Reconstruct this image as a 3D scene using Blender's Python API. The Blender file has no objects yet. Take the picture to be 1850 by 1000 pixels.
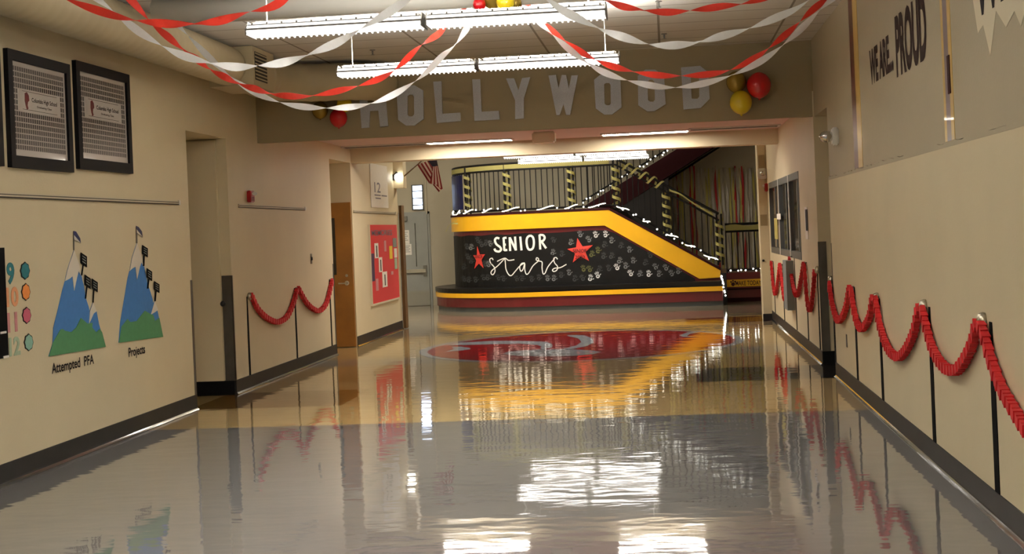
import bpy, bmesh, math, random
from mathutils import Vector, Matrix
random.seed(7)
sc = bpy.context.scene
COL = sc.collection
PI = math.pi

# ------------------------------------------------------------------ camera
F = 2700.0; PX = 925.0; PY = 418.0; ROLL = .0415; EYE = 1.6
PSI = math.atan(280 / F)
cam = bpy.data.cameras.new('camera'); camo = bpy.data.objects.new('camera', cam); COL.objects.link(camo)
cam.sensor_width = 36; cam.lens = F / 1850 * 36; cam.shift_y = -(500 - PY) / 1850
cam.clip_start = .05; cam.clip_end = 200
_R = Vector((math.cos(PSI), math.sin(PSI), 0)); _F = Vector((-math.sin(PSI), math.cos(PSI), 0)); _U = Vector((0, 0, 1))
_x = _R * math.cos(ROLL) - _U * math.sin(ROLL); _y = _R * math.sin(ROLL) + _U * math.cos(ROLL); _z = -_F
camo.matrix_world = Matrix(((_x.x, _y.x, _z.x, 0), (_x.y, _y.y, _z.y, 0), (_x.z, _y.z, _z.z, EYE), (0, 0, 0, 1)))
sc.camera = camo

# ------------------------------------------------------------------ world, exposure
w = bpy.data.worlds.new('world'); sc.world = w; w.use_nodes = True
w.node_tree.nodes['Background'].inputs[0].default_value = (.5, .5, .52, 1)
w.node_tree.nodes['Background'].inputs[1].default_value = .02
sc.view_settings.view_transform = 'Standard'; sc.view_settings.look = 'None'
sc.view_settings.exposure = 0.55; sc.view_settings.gamma = 1; sc.view_settings.use_curve_mapping = False
LAMP = 88.0        # light of the pendant louvred fixtures
GLOW = 1.9         # their translucent sides
STRIP = 42.0        # recessed strip lights
LOBBY = 60.0
UPLIGHT = 75.0     # light thrown on the ceiling by the fixtures' open tops
FILL_PANEL = 60.0       # added, unseen lobby ceiling panels that brighten the far wall
DAY = 4.5          # daylight behind the small far window

# ------------------------------------------------------------------ materials
def lin(c):
    return tuple(((v / 255) / 12.92 if v / 255 <= .04045 else ((v / 255 + .055) / 1.055) ** 2.4) for v in c) + (1,)
def pm(name, col, rough=.6, metal=0, emit=0, noise=0, nscale=8, bump=0, bscale=60, coat=0, spec=.5, alpha=1, trans=0):
    m = bpy.data.materials.new(name); m.use_nodes = True
    nt = m.node_tree; b = nt.nodes['Principled BSDF']; L = nt.links
    c = lin(col)
    b.inputs['Base Color'].default_value = c; b.inputs['Roughness'].default_value = rough
    b.inputs['Metallic'].default_value = metal; b.inputs['Specular IOR Level'].default_value = spec
    b.inputs['Coat Weight'].default_value = coat; b.inputs['Coat Roughness'].default_value = .05
    b.inputs['Alpha'].default_value = alpha; b.inputs['Transmission Weight'].default_value = trans
    if emit:
        b.inputs['Emission Color'].default_value = c; b.inputs['Emission Strength'].default_value = emit
    if noise or bump:
        g = nt.nodes.new('ShaderNodeNewGeometry')
    if noise:
        n = nt.nodes.new('ShaderNodeTexNoise'); n.inputs['Scale'].default_value = nscale; n.inputs['Detail'].default_value = 5
        L.new(g.outputs['Position'], n.inputs['Vector'])
        mr = nt.nodes.new('ShaderNodeMapRange'); mr.inputs[1].default_value = .3; mr.inputs[2].default_value = .7
        mr.inputs[3].default_value = 1 - noise; mr.inputs[4].default_value = 1 + noise
        L.new(n.outputs[0], mr.inputs[0])
        mx = nt.nodes.new('ShaderNodeVectorMath'); mx.operation = 'SCALE'; mx.inputs[0].default_value = c[:3]
        L.new(mr.outputs[0], mx.inputs['Scale']); L.new(mx.outputs[0], b.inputs['Base Color'])
    if bump:
        n2 = nt.nodes.new('ShaderNodeTexNoise'); n2.inputs['Scale'].default_value = bscale; n2.inputs['Detail'].default_value = 3
        L.new(g.outputs['Position'], n2.inputs['Vector'])
        bp = nt.nodes.new('ShaderNodeBump'); bp.inputs['Strength'].default_value = bump; bp.inputs['Distance'].default_value = .01
        L.new(n2.outputs[0], bp.inputs['Height']); L.new(bp.outputs[0], b.inputs['Normal'])
    return m
M = {}
def mk(k, *a, **kw): M[k] = pm(k, *a, **kw)
mk('wall_paint', (205, 192, 160), .55, noise=.035, nscale=1.2, bump=.12, bscale=45)
mk('upper_paint', (168, 157, 132), .6, noise=.03, nscale=1.5, bump=.12, bscale=45)
mk('header_paint', (150, 135, 102), .6, noise=.03, nscale=2, bump=.1, bscale=50)
mk('lobby_paint', (180, 172, 150), .6, noise=.03, nscale=1, bump=.1, bscale=50)
mk('soffit', (205, 178, 168), .6, noise=.03, nscale=2)
mk('pale_paint', (200, 190, 165), .6)
mk('rubber_base', (44, 43, 42), .45, noise=.15, nscale=6, spec=.16)
mk('toe_gloss', (60, 60, 60), .1, spec=.8, coat=.6)
mk('black_base', (11, 11, 12), .7, spec=.1)
mk('guard_metal', (88, 84, 78), .38, metal=.5, noise=.1, nscale=9)
mk('duct_paint', (178, 164, 132), .5, noise=.03, nscale=3)
mk('vent_dark', (40, 36, 30), .7)
mk('box_ivory', (240, 230, 208), .6)
mk('white_metal', (214, 212, 204), .4)
mk('grey_metal', (120, 118, 112), .35, metal=.6)
mk('chrome', (205, 205, 205), .12, metal=1)
mk('dark_metal', (30, 29, 28), .4, metal=.3)
mk('black', (11, 11, 12), .85, spec=.08)
mk('frame_black', (13, 12, 16), .55, spec=.2)
mk('white_paper', (224, 220, 212), .7, noise=.03, nscale=15)
mk('print_paper', (196, 190, 184), .25, coat=.8)
mk('photo_dark', (54, 46, 46), .3, noise=.45, nscale=90, coat=.6)
mk('ink', (30, 24, 24), .75, spec=.15)
mk('ink_grey', (108, 104, 118), .6)
mk('blue_paper', (52, 112, 176), .7, noise=.05, nscale=20)
mk('green_paper', (68, 128, 84), .7, noise=.06, nscale=20)
mk('snow_paper', (214, 206, 192), .7)
mk('navy', (28, 38, 92), .5)
mk('teal', (22, 112, 122), .7, noise=.1, nscale=30)
mk('orange', (232, 138, 62), .7, noise=.08, nscale=30)
mk('peach', (220, 152, 108), .7, noise=.08, nscale=30)
mk('pink', (196, 88, 112), .7, noise=.08, nscale=30)
mk('rose', (196, 130, 132), .7, noise=.08, nscale=30)
mk('seafoam', (136, 182, 164), .7, noise=.08, nscale=30)
mk('sage', (158, 176, 150), .7, noise=.08, nscale=30)
mk('red_crepe', (232, 66, 52), .75, noise=.06, nscale=60, bump=.3, bscale=220)
mk('red_garland', (196, 28, 34), .7, noise=.12, nscale=40)
mk('white_crepe', (240, 243, 246), .75, noise=.03, nscale=60, bump=.3, bscale=220)
mk('yellow_crepe', (190, 182, 112), .75, noise=.06, nscale=60, bump=.3, bscale=220)
mk('red_strip', (172, 34, 34), .75, noise=.1, nscale=30)
mk('white_strip', (186, 180, 170), .75, noise=.06, nscale=30)
mk('yellow_strip', (186, 176, 96), .75, noise=.06, nscale=30)
mk('glitter_silver', (172, 174, 180), .38, metal=.35, noise=.16, nscale=160, bump=.25, bscale=260)
mk('balloon_red', (190, 8, 22), .22, coat=.4)
mk('balloon_yellow', (222, 196, 34), .22, coat=.4)
mk('balloon_gold', (150, 124, 48), .25, metal=.5)
mk('silver_cap', (196, 188, 170), .25, metal=.7)
mk('paint_brown', (46, 28, 24), .75, spec=.15)
mk('paint_charcoal', (32, 28, 30), .75, spec=.15)
mk('paint_splash', (216, 206, 180), .6)
mk('tape_maroon', (92, 40, 36), .38, coat=.12)
mk('tape_purple', (116, 100, 106), .38, coat=.12)
mk('tape_yellow', (206, 172, 92), .38, coat=.12)
mk('wood', (154, 104, 40), .42, noise=.18, nscale=3, coat=.3)
mk('wood_edge', (96, 66, 30), .5, noise=.15, nscale=6)
mk('door_paint', (140, 126, 98), .5, noise=.03, nscale=2)
mk('steel_door', (146, 148, 142), .45, noise=.05, nscale=4)
mk('kick_steel', (158, 158, 150), .3, metal=.5)
mk('glass_dark', (18, 20, 20), .08, spec=.8, coat=.6)
mk('window_frame', (78, 80, 78), .45)
mk('window_glass', (50, 54, 54), .12, spec=.7, coat=.7)
mk('board_red', (204, 42, 44), .8, noise=.06, nscale=60)
mk('purple_dark', (58, 32, 72), .7)
mk('card_yellow', (226, 192, 40), .7)
mk('card_grey', (116, 122, 120), .6)
mk('alarm_red', (158, 22, 24), .35)
mk('strobe', (226, 226, 222), .15, coat=.5)
mk('fixture_grey', (168, 164, 156), .45); mk('fixture_dark', (96, 93, 88), .5)
mk('maroon', (98, 14, 22), .4, noise=.06, nscale=5, coat=.3)
mk('maroon_dark', (46, 8, 13), .7, spec=.15)
mk('yellow_paint', (236, 178, 22), .38, noise=.05, nscale=3, coat=.25)
mk('seat_black', (9, 9, 11), .3, spec=.4)
mk('kick_grey', (72, 76, 76), .4)
mk('rail_black', (12, 10, 10), .55, spec=.2)
mk('banner_black', (10, 10, 12), .5, spec=.3, noise=.3, nscale=5, bump=.8, bscale=5)
mk('chalk_white', (236, 236, 232), .7)
mk('hand_white', (196, 196, 196), .75, noise=.35, nscale=60)
mk('hand_grey', (104, 106, 108), .75, noise=.35, nscale=60)
mk('hand_faint', (52, 54, 55), .75, noise=.35, nscale=60)
mk('hand_olive', (88, 88, 48), .75, noise=.35, nscale=60)
mk('star_red', (206, 56, 44), .6, noise=.06, nscale=40)
mk('star_ink', (66, 10, 10), .7)
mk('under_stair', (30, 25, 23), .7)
mk('tread', (60, 52, 48), .6)
mk('blue_sheet', (12, 20, 70), .35, noise=.5, nscale=7, spec=.3)
mk('flag_red', (132, 20, 34), .7); mk('flag_white', (206, 186, 180), .7); mk('flag_blue', (24, 24, 52), .7)
mk('emblem_maroon', (150, 12, 26), .08, noise=.05, nscale=6, spec=.6)
mk('emblem_grey', (150, 156, 164), .08, noise=.05, nscale=6, spec=.6)
def thin(k, f):       # crepe paper lets light through
    nt = M[k].node_tree; b = nt.nodes['Principled BSDF']; o = nt.nodes['Material Output']
    t = nt.nodes.new('ShaderNodeBsdfTranslucent'); t.inputs[0].default_value = b.inputs['Base Color'].default_value; mx = nt.nodes.new('ShaderNodeMixShader'); mx.inputs[0].default_value = f
    nt.links.new(b.outputs[0], mx.inputs[1]); nt.links.new(t.outputs[0], mx.inputs[2]); nt.links.new(mx.outputs[0], o.inputs[0])
for k in ('red_crepe', 'white_crepe', 'yellow_crepe'): thin(k, .45)
def em(k, col, s):
    m = bpy.data.materials.new(k); m.use_nodes = True; nt = m.node_tree; nt.nodes.clear()
    e = nt.nodes.new('ShaderNodeEmission'); o = nt.nodes.new('ShaderNodeOutputMaterial')
    e.inputs[0].default_value = lin(col); e.inputs[1].default_value = s; nt.links.new(e.outputs[0], o.inputs[0]); M[k] = m
em('lamp_tube', (255, 250, 240), LAMP); em('lamp_glow', (255, 249, 240), GLOW); em('lamp_slot', (255, 249, 240), GLOW)
em('lobby_tube', (255, 250, 240), LOBBY); em('strip_lens', (255, 246, 232), STRIP)
em('up_tube', (255, 250, 240), UPLIGHT); em('fill_panel_lens', (255, 246, 230), FILL_PANEL)
em('day', (206, 224, 255), DAY); em('led', (255, 244, 214), 5.0); em('lit_bulb', (255, 250, 236), 8.0)

# floor: waxed tile with colour fields
def floor_material():
    m = bpy.data.materials.new('floor_tile'); m.use_nodes = True
    nt = m.node_tree; L = nt.links; b = nt.nodes['Principled BSDF']
    geo = nt.nodes.new('ShaderNodeNewGeometry'); sp = nt.nodes.new('ShaderNodeSeparateXYZ'); L.new(geo.outputs['Position'], sp.inputs[0])
    def mth(op, a, bb):
        n = nt.nodes.new('ShaderNodeMath'); n.operation = op
        for i, v in enumerate((a, bb)):
            if isinstance(v, (int, float)): n.inputs[i].default_value = v
            else: L.new(v, n.inputs[i])
        return n.outputs[0]
    def rect(x0, x1, y0, y1):
        r = mth('GREATER_THAN', sp.outputs[0], x0); r = mth('MULTIPLY', r, mth('LESS_THAN', sp.outputs[0], x1))
        r = mth('MULTIPLY', r, mth('GREATER_THAN', sp.outputs[1], y0)); return mth('MULTIPLY', r, mth('LESS_THAN', sp.outputs[1], y1))
    def mix(f, a, c):
        n = nt.nodes.new('ShaderNodeMix'); n.data_type = 'RGBA'; L.new(f, n.inputs[0])
        if isinstance(a, tuple): n.inputs[6].default_value = a
        else: L.new(a, n.inputs[6])
        n.inputs[7].default_value = c; return n.outputs[2]
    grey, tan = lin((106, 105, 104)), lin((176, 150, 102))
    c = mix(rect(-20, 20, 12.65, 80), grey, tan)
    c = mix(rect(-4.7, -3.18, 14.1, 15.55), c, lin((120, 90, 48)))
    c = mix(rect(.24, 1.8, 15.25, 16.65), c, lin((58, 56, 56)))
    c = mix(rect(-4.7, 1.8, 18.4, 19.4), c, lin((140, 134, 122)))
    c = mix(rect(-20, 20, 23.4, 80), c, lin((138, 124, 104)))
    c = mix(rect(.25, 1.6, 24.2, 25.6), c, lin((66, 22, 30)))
    # tile-to-tile tone and fine seams
    br = nt.nodes.new('ShaderNodeTexBrick'); br.offset = 0; br.inputs['Scale'].default_value = 1
    br.inputs['Brick Width'].default_value = .305; br.inputs['Row Height'].default_value = .305; br.inputs['Mortar Size'].default_value = .0015
    br.inputs['Color1'].default_value = (.97, .97, .97, 1); br.inputs['Color2'].default_value = (1, 1, 1, 1); br.inputs['Mortar'].default_value = (.88, .88, .88, 1)
    L.new(geo.outputs['Position'], br.inputs['Vector'])
    mu = nt.nodes.new('ShaderNodeMix'); mu.data_type = 'RGBA'; mu.blend_type = 'MULTIPLY'; mu.inputs[0].default_value = 1
    L.new(c, mu.inputs[6]); L.new(br.outputs[0], mu.inputs[7])
    L.new(mu.outputs[2], b.inputs['Base Color'])
    return m, b, nt, geo
def wax(b, nt, geo):
    L = nt.links
    b.inputs['Roughness'].default_value = .045; b.inputs['IOR'].default_value = 1.5; b.inputs['Specular IOR Level'].default_value = .6
    mp = nt.nodes.new('ShaderNodeMapping'); mp.inputs['Scale'].default_value = (.9, 1.5, 1); L.new(geo.outputs['Position'], mp.inputs['Vector'])
    n = nt.nodes.new('ShaderNodeTexNoise'); n.inputs['Scale'].default_value = 2.3; n.inputs['Detail'].default_value = 2.5; n.inputs['Roughness'].default_value = .55
    L.new(mp.outputs[0], n.inputs['Vector'])
    bp = nt.nodes.new('ShaderNodeBump'); bp.inputs['Strength'].default_value = .22; bp.inputs['Distance'].default_value = .012
    L.new(n.outputs[0], bp.inputs['Height']); L.new(bp.outputs[0], b.inputs['Normal'])
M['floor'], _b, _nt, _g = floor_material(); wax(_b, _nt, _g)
for k in ('emblem_maroon', 'emblem_grey'):
    nt = M[k].node_tree; g = nt.nodes.new('ShaderNodeNewGeometry'); wax(nt.nodes['Principled BSDF'], nt, g)

def ceiling_material():
    m = bpy.data.materials.new('ceiling_tile'); m.use_nodes = True
    nt = m.node_tree; L = nt.links; b = nt.nodes['Principled BSDF']; b.inputs['Roughness'].default_value = .85
    geo = nt.nodes.new('ShaderNodeNewGeometry')
    br = nt.nodes.new('ShaderNodeTexBrick'); br.offset = 0; br.inputs['Scale'].default_value = 1
    br.inputs['Brick Width'].default_value = 1.22; br.inputs['Row Height'].default_value = .61; br.inputs['Mortar Size'].default_value = .012
    br.inputs['Color1'].default_value = lin((202, 198, 192)); br.inputs['Color2'].default_value = lin((195, 191, 185)); br.inputs['Mortar'].default_value = lin((132, 124, 114))
    L.new(geo.outputs['Position'], br.inputs['Vector']); L.new(br.outputs[0], b.inputs['Base Color'])
    n = nt.nodes.new('ShaderNodeTexNoise'); n.inputs['Scale'].default_value = 90; L.new(geo.outputs['Position'], n.inputs['Vector'])
    bp = nt.nodes.new('ShaderNodeBump'); bp.inputs['Strength'].default_value = .25; bp.inputs['Distance'].default_value = .01
    L.new(n.outputs[0], bp.inputs['Height']); L.new(bp.outputs[0], b.inputs['Normal'])
    return m
M['ceiling'] = ceiling_material()

# ------------------------------------------------------------------ measuring helpers (pixel of the photograph -> point on a real plane)
def ray(x, y):
    a = x - PX; b = y - PY; u = a * math.cos(ROLL) - b * math.sin(ROLL); v = a * math.sin(ROLL) + b * math.cos(ROLL)
    c, s = math.cos(PSI), math.sin(PSI)
    return Vector((u * c - F * s, u * s + F * c, -v))
EYEV = Vector((0, 0, EYE))
def onX(x, y, X): d = ray(x, y); return EYEV + d * (X / d.x)
def onY(x, y, Y): d = ray(x, y); return EYEV + d * (Y / d.y)
def onZ(x, y, Z): d = ray(x, y); return EYEV + d * ((Z - EYE) / d.z)

# ------------------------------------------------------------------ mesh helpers
def nb(): return bmesh.new()
def box(bm, x0, x1, y0, y1, z0, z1, mi=0):
    v = [bm.verts.new(p) for p in ((x0, y0, z0), (x1, y0, z0), (x1, y1, z0), (x0, y1, z0), (x0, y0, z1), (x1, y0, z1), (x1, y1, z1), (x0, y1, z1))]
    for f in ((0, 3, 2, 1), (4, 5, 6, 7), (0, 1, 5, 4), (1, 2, 6, 5), (2, 3, 7, 6), (3, 0, 4, 7)):
        bm.faces.new([v[i] for i in f]).material_index = mi
def prism(bm, pts, vec, mi=0):
    vec = Vector(vec); n = len(pts)
    a = [bm.verts.new(Vector(p)) for p in pts]; b = [bm.verts.new(Vector(p) + vec) for p in pts]
    fs = [bm.faces.new(a), bm.faces.new(b[::-1])] + [bm.faces.new((a[i], b[i], b[(i + 1) % n], a[(i + 1) % n])) for i in range(n)]
    for f in fs: f.material_index = mi
def quad(bm, pts, mi=0):
    f = bm.faces.new([bm.verts.new(Vector(p)) for p in pts]); f.material_index = mi
def frames_along(pts):
    out = []; n = len(pts); up = None
    for i in range(n):
        t = (pts[min(i + 1, n - 1)] - pts[max(i - 1, 0)]).normalized()
        if up is None: up = Vector((0, 0, 1)) if abs(t.z) < .9 else Vector((0, 1, 0))
        s = t.cross(up)
        if s.length < 1e-4: s = t.cross(Vector((1, 0, 0)))
        s.normalize(); u = s.cross(t).normalized(); up = u; out.append((t, s, u))
    return out
def tube(bm, pts, r, seg=8, cap=True, mi=0):
    pts = [Vector(p) for p in pts]; fr = frames_along(pts); rings = []
    for i, (p, (t, s, u)) in enumerate(zip(pts, fr)):
        rr = r[i] if isinstance(r, (list, tuple)) else r
        rings.append([bm.verts.new(p + (s * math.cos(2 * PI * k / seg) + u * math.sin(2 * PI * k / seg)) * rr) for k in range(seg)])
    for a, b in zip(rings, rings[1:]):
        for k in range(seg): bm.faces.new((a[k], a[(k + 1) % seg], b[(k + 1) % seg], b[k])).material_index = mi
    if cap: bm.faces.new(rings[0][::-1]).material_index = mi; bm.faces.new(rings[-1]).material_index = mi
def bar(bm, p, q, w, h=None, mi=0):          # square bar
    tube_sq(bm, [p, q], w, h or w, mi)
def tube_sq(bm, pts, w, h, mi=0):
    pts = [Vector(p) for p in pts]; fr = frames_along(pts); rings = []
    for p, (t, s, u) in zip(pts, fr):
        rings.append([bm.verts.new(p + s * (a * w / 2) + u * (b * h / 2)) for a, b in ((-1, -1), (1, -1), (1, 1), (-1, 1))])
    for a, b in zip(rings, rings[1:]):
        for k in range(4): bm.faces.new((a[k], a[(k + 1) % 4], b[(k + 1) % 4], b[k])).material_index = mi
    bm.faces.new(rings[0][::-1]).material_index = mi; bm.faces.new(rings[-1]).material_index = mi
def lathe(bm, prof, c, axis='z', seg=20, mi=0):
    c = Vector(c); rings = []
    for r, h in prof:
        ring = []
        for k in range(seg):
            a = 2 * PI * k / seg; x, y = r * math.cos(a), r * math.sin(a)
            ring.append(bm.verts.new(c + Vector({'z': (x, y, h), 'x': (h, x, y), 'y': (x, h, y)}[axis])))
        rings.append(ring)
    for a, b in zip(rings, rings[1:]):
        for k in range(seg): bm.faces.new((a[k], a[(k + 1) % seg], b[(k + 1) % seg], b[k])).material_index = mi
    bm.faces.new(rings[0][::-1]).material_index = mi; bm.faces.new(rings[-1]).material_index = mi
def sphere(bm, c, r, sy=1, sz=1, seg=14, mi=0):
    prof = [(max(r * math.sin(PI * i / 9), r * .02), -r * math.cos(PI * i / 9)) for i in range(10)]
    i0 = len(bm.verts); lathe(bm, prof, (0, 0, 0), seg=seg, mi=mi); bm.verts.ensure_lookup_table()
    for v in bm.verts[i0:]: v.co = Vector((v.co.x, v.co.y * sy, v.co.z * sz)) + Vector(c)
def smooth_path(pts, n=10):
    pts = [Vector(p) for p in pts]; P = [pts[0] * 2 - pts[1]] + pts + [pts[-1] * 2 - pts[-2]]; out = []
    for i in range(1, len(P) - 2):
        a, b, c, d = P[i - 1:i + 3]
        for k in range(n):
            t = k / n
            out.append(.5 * ((2 * b) + (c - a) * t + (2 * a - 5 * b + 4 * c - d) * t * t + (3 * b - a - 3 * c + d) * t ** 3))
    out.append(pts[-1]); return out
def resample(pts, step):
    out = [pts[0].copy()]; acc = 0
    for a, b in zip(pts, pts[1:]):
        L = (b - a).length
        if L < 1e-9: continue
        pos = step - acc
        while pos <= L: out.append(a.lerp(b, pos / L)); pos += step
        acc = (acc + L) % step if pos - step <= L else acc + L
        acc = L - (pos - step)
    return out

OFF = {}
def obj(name, bm, mat, parent=None, smooth=False, recalc=True):
    if recalc: bmesh.ops.recalc_face_normals(bm, faces=bm.faces)
    me = bpy.data.meshes.new(name)
    if parent is not None: off = OFF[parent.name]
    else:
        xs = [v.co.x for v in bm.verts]; ys = [v.co.y for v in bm.verts]; zs = [v.co.z for v in bm.verts]
        off = Vector(((min(xs) + max(xs)) / 2, (min(ys) + max(ys)) / 2, min(zs)))
    for v in bm.verts: v.co -= off
    if smooth:
        for f in bm.faces: f.smooth = True
    bm.to_mesh(me); bm.free()
    for k in (mat if isinstance(mat, (list, tuple)) else [mat]): me.materials.append(M[k])
    o = bpy.data.objects.new(name, me); COL.objects.link(o)
    if parent is not None: o.parent = parent
    else: o.location = off
    OFF[o.name] = off
    return o
def tag(o, label, cat, group=None):
    o['label'] = label; o['category'] = cat
    if group: o['group'] = group
    return o
def thing(name, loc, label, cat, group=None):
    o = bpy.data.objects.new(name, None); COL.objects.link(o); o.location = loc; o.empty_display_size = .1
    OFF[o.name] = Vector(loc); return tag(o, label, cat, group)
def struct(name, bm, mat, parent=None):
    o = obj(name, bm, mat, parent)
    if parent is None: o['kind'] = 'structure'
    return o
def dup(root, loc, label=None, cat=None, group=None):
    r = root.copy(); COL.objects.link(r); r.location = loc
    if label: r['label'] = label
    def kids(a, b):
        for ch in [c for c in bpy.data.objects if c.parent == a]:
            c = ch.copy(); COL.objects.link(c); c.parent = b; kids(ch, c)
    kids(root, r); return r

_tcache = {}
def text2d(s, bold=.012):
    if (s, bold) in _tcache: return _tcache[(s, bold)]
    cu = bpy.data.curves.new('t', 'FONT'); cu.body = s; cu.resolution_u = 4; cu.offset = bold
    o = bpy.data.objects.new('t', cu); COL.objects.link(o)
    dg = bpy.context.evaluated_depsgraph_get(); me = bpy.data.meshes.new_from_object(o.evaluated_get(dg))
    vs = [(v.co.x, v.co.y) for v in me.vertices]; fs = [tuple(p.vertices) for p in me.polygons]
    bpy.data.objects.remove(o); bpy.data.curves.remove(cu); bpy.data.meshes.remove(me)
    _tcache[(s, bold)] = (vs, fs); return vs, fs
def text(bm, s, fn, mi=0, bold=.012, span=None):
    """fn(u, v): u 0..1 over the text's width, v 0 at the baseline and 1 at cap height"""
    vs, fs = text2d(s, bold); x0 = min(v[0] for v in vs); x1 = max(v[0] for v in vs); ch = .729
    V = [bm.verts.new(Vector(fn((x - x0) / (x1 - x0), y / ch))) for x, y in vs]
    for f in fs:
        if span:
            u = sum((vs[i][0] - x0) / (x1 - x0) for i in f) / len(f)
            if not span[0] <= u < span[1]: continue
        try: bm.faces.new([V[i] for i in f]).material_index = mi
        except ValueError: pass
    if span:
        for v in V:
            if not v.link_faces: bm.verts.remove(v)
def stroke(bm, pts, wd, fn, mi=0):
    """a flat brush stroke through 2-D points, mapped onto a surface by fn"""
    P = [Vector((p[0], p[1], 0)) for p in pts]
    if len(P) > 2: P = smooth_path(P, 6)
    L = []; R = []
    for i, p in enumerate(P):
        t = (P[min(i + 1, len(P) - 1)] - P[max(i - 1, 0)]).normalized(); n = Vector((-t.y, t.x, 0)) * wd / 2
        L.append(bm.verts.new(Vector(fn(p.x + n.x, p.y + n.y)))); R.append(bm.verts.new(Vector(fn(p.x - n.x, p.y - n.y))))
    for i in range(len(P) - 1): bm.faces.new((L[i], L[i + 1], R[i + 1], R[i])).material_index = mi
def ellipse2(cx, cy, rx, ry, n=14, a0=0): return [(cx + rx * math.cos(2 * PI * k / n + a0), cy + ry * math.sin(2 * PI * k / n + a0)) for k in range(n)]

# ================================================================== SETTING
XL, XR = -4.6, 1.64
YH = 16.65            # header wall
CZ = 3.56             # near ceiling
A1 = (14.09, 15.42); A2 = (20.27, 21.65); YE = 25.43; ALZ = 2.71; AD = .95     # left alcoves
R1 = (15.33, 16.63); RE = 24.5; YB = -5.0; YF = 33.6
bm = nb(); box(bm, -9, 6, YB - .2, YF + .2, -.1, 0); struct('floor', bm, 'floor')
bm = nb(); box(bm, -5.8, 2.9, YB - .2, YH + .02, CZ, CZ + .1); struct('ceiling', bm, 'ceiling')
bm = nb(); box(bm, -5.8, 2.9, YH + .1, 21.7, 2.92, 3.02); struct('ceiling', bm, 'soffit')
bm = nb(); box(bm, -9, 6, 22.1, YF + .2, 4.3, 4.4); struct('ceiling', bm, 'lobby_paint')
# left wall with two recessed doorways
bm = nb(); T = 1.2
def left_seg(y0, y1, z1): box(bm, XL - T, XL, y0, y1, 0, z1)
left_seg(YB, A1[0], CZ); left_seg(A1[1], YH + .1, CZ); left_seg(YH + .1, A2[0], 3.0); left_seg(A2[1], 22.1, 3.0); left_seg(22.1, YE, 4.3)
box(bm, XL - T, XL, A1[0], A1[1], ALZ, CZ); box(bm, XL - T, XL, A2[0], A2[1], ALZ, 3.0)
box(bm, XL - T, XL - AD, A1[0], A1[1], 0, ALZ); box(bm, XL - T, XL - AD, A2[0], A2[1], 0, ALZ)
struct('wall_left', bm, 'wall_paint')
bm = nb(); box(bm, XL, XL + .17, YE - .3, YE, 2.42, 3.6); struct('trim_4', bm, 'wall_paint')
# right wall: lower panel stands 12 mm proud of the darker upper wall
bm = nb()
box(bm, XR + .012, XR + T, YB, R1[0], 2.015, CZ); box(bm, XR + .012, XR + T, R1[0], R1[1], 2.72, CZ)
struct('wall_right', bm, 'upper_paint')
bm = nb()
box(bm, XR, XR + T, YB, R1[0], 0, 2.0)
box(bm, XR + .9, XR + T, R1[0], R1[1], 0, 2.72)
WIN = (18.72, 24.05, 1.1, 2.2)
box(bm, XR, XR + T, R1[1], WIN[0], 0, 3.0); box(bm, XR, XR + T, WIN[1], RE, 0, 3.0)
box(bm, XR, XR + T, WIN[0], WIN[1], 0, WIN[2]); box(bm, XR, XR + T, WIN[0], WIN[1], WIN[3], 3.0); box(bm, XR + .35, XR + T, WIN[0], WIN[1], WIN[2], WIN[3])
box(bm, 1.5, XR + T, RE, RE + .45, 0, 4.3)
struct('wall_right', bm, 'wall_paint')
# rough plaster lip between both
bm = nb(); y = YB; pts = []
while y < R1[0] - .02:
    pts.append((y, 2.0 + random.uniform(-.006, .012))); y += random.uniform(.05, .16)
for (a, za), (b, zb) in zip(pts, pts[1:]):
    prism(bm, [(XR - .002, a, 1.985), (XR - .002, b, 1.985), (XR - .002, b, zb + .012), (XR - .002, a, za + .012)], (.02, 0, 0))
struct('trim_1', bm, 'upper_paint')
# header walls
bm = nb(); box(bm, XL, XR + .02, YH, YH + .1, 2.725, CZ); struct('wall_header', bm, 'header_paint')
bm = nb(); box(bm, XL, XR, 21.7, 22.1, 2.71, 4.3); struct('wall_beam', bm, 'wall_paint')
# lobby shell, end wall behind the camera
bm = nb(); box(bm, -9, 6, YF, YF + .2, 0, 4.3); struct('wall_far', bm, 'lobby_paint')
bm = nb(); box(bm, -9.2, -9, YE - .2, YF, 0, 4.3); box(bm, -9, XL - T, YE - .2, YE, 0, 4.3); struct('wall_lobby_left', bm, 'lobby_paint')
bm = nb(); box(bm, 6, 6.2, RE, YF, 0, 4.3); box(bm, XR + T, 6, RE, RE + .2, 0, 4.3); struct('wall_lobby_right', bm, 'lobby_paint')
bm = nb(); box(bm, -5.8, 2.9, YB - .2, YB, 0, CZ); struct('wall_back', bm, 'wall_paint')
# cove base
def cove(bm, side, y0, y1):
    x = XL if side < 0 else XR; s = -side
    prof = [(0, 0), (.022, 0), (.012, .012), (.007, .03), (.006, .15), (0, .152)]
    prism(bm, [(x + s * a, y0, b) for a, b in prof], (0, y1 - y0, 0))
bm = nb()
for a, b in ((YB, A1[0]), (A1[1], A2[0]), (A2[1], YE)): cove(bm, -1, a, b)
bl = struct('baseboard_left', bm, 'rubber_base')
def toe(par, side, spans):
    x = XL if side < 0 else XR; q = -side; bm = nb()
    for a, b in spans: prism(bm, [(x + q * u, a, v) for u, v in ((.0245, .0), (.0245, .005), (.0155, .0145), (.0095, .022), (.008, .02), (.012, .0))], (0, b - a, 0))
    obj('cove_toe', bm, 'toe_gloss', par)
toe(bl, -1, ((YB, A1[0]), (A1[1], A2[0]), (A2[1], YE)))
bm = nb()
for a, b in ((YB, R1[0]), (R1[1], RE)): cove(bm, 1, a, b)
box(bm, 1.49, XR, RE - .008, RE, 0, .1)
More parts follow.
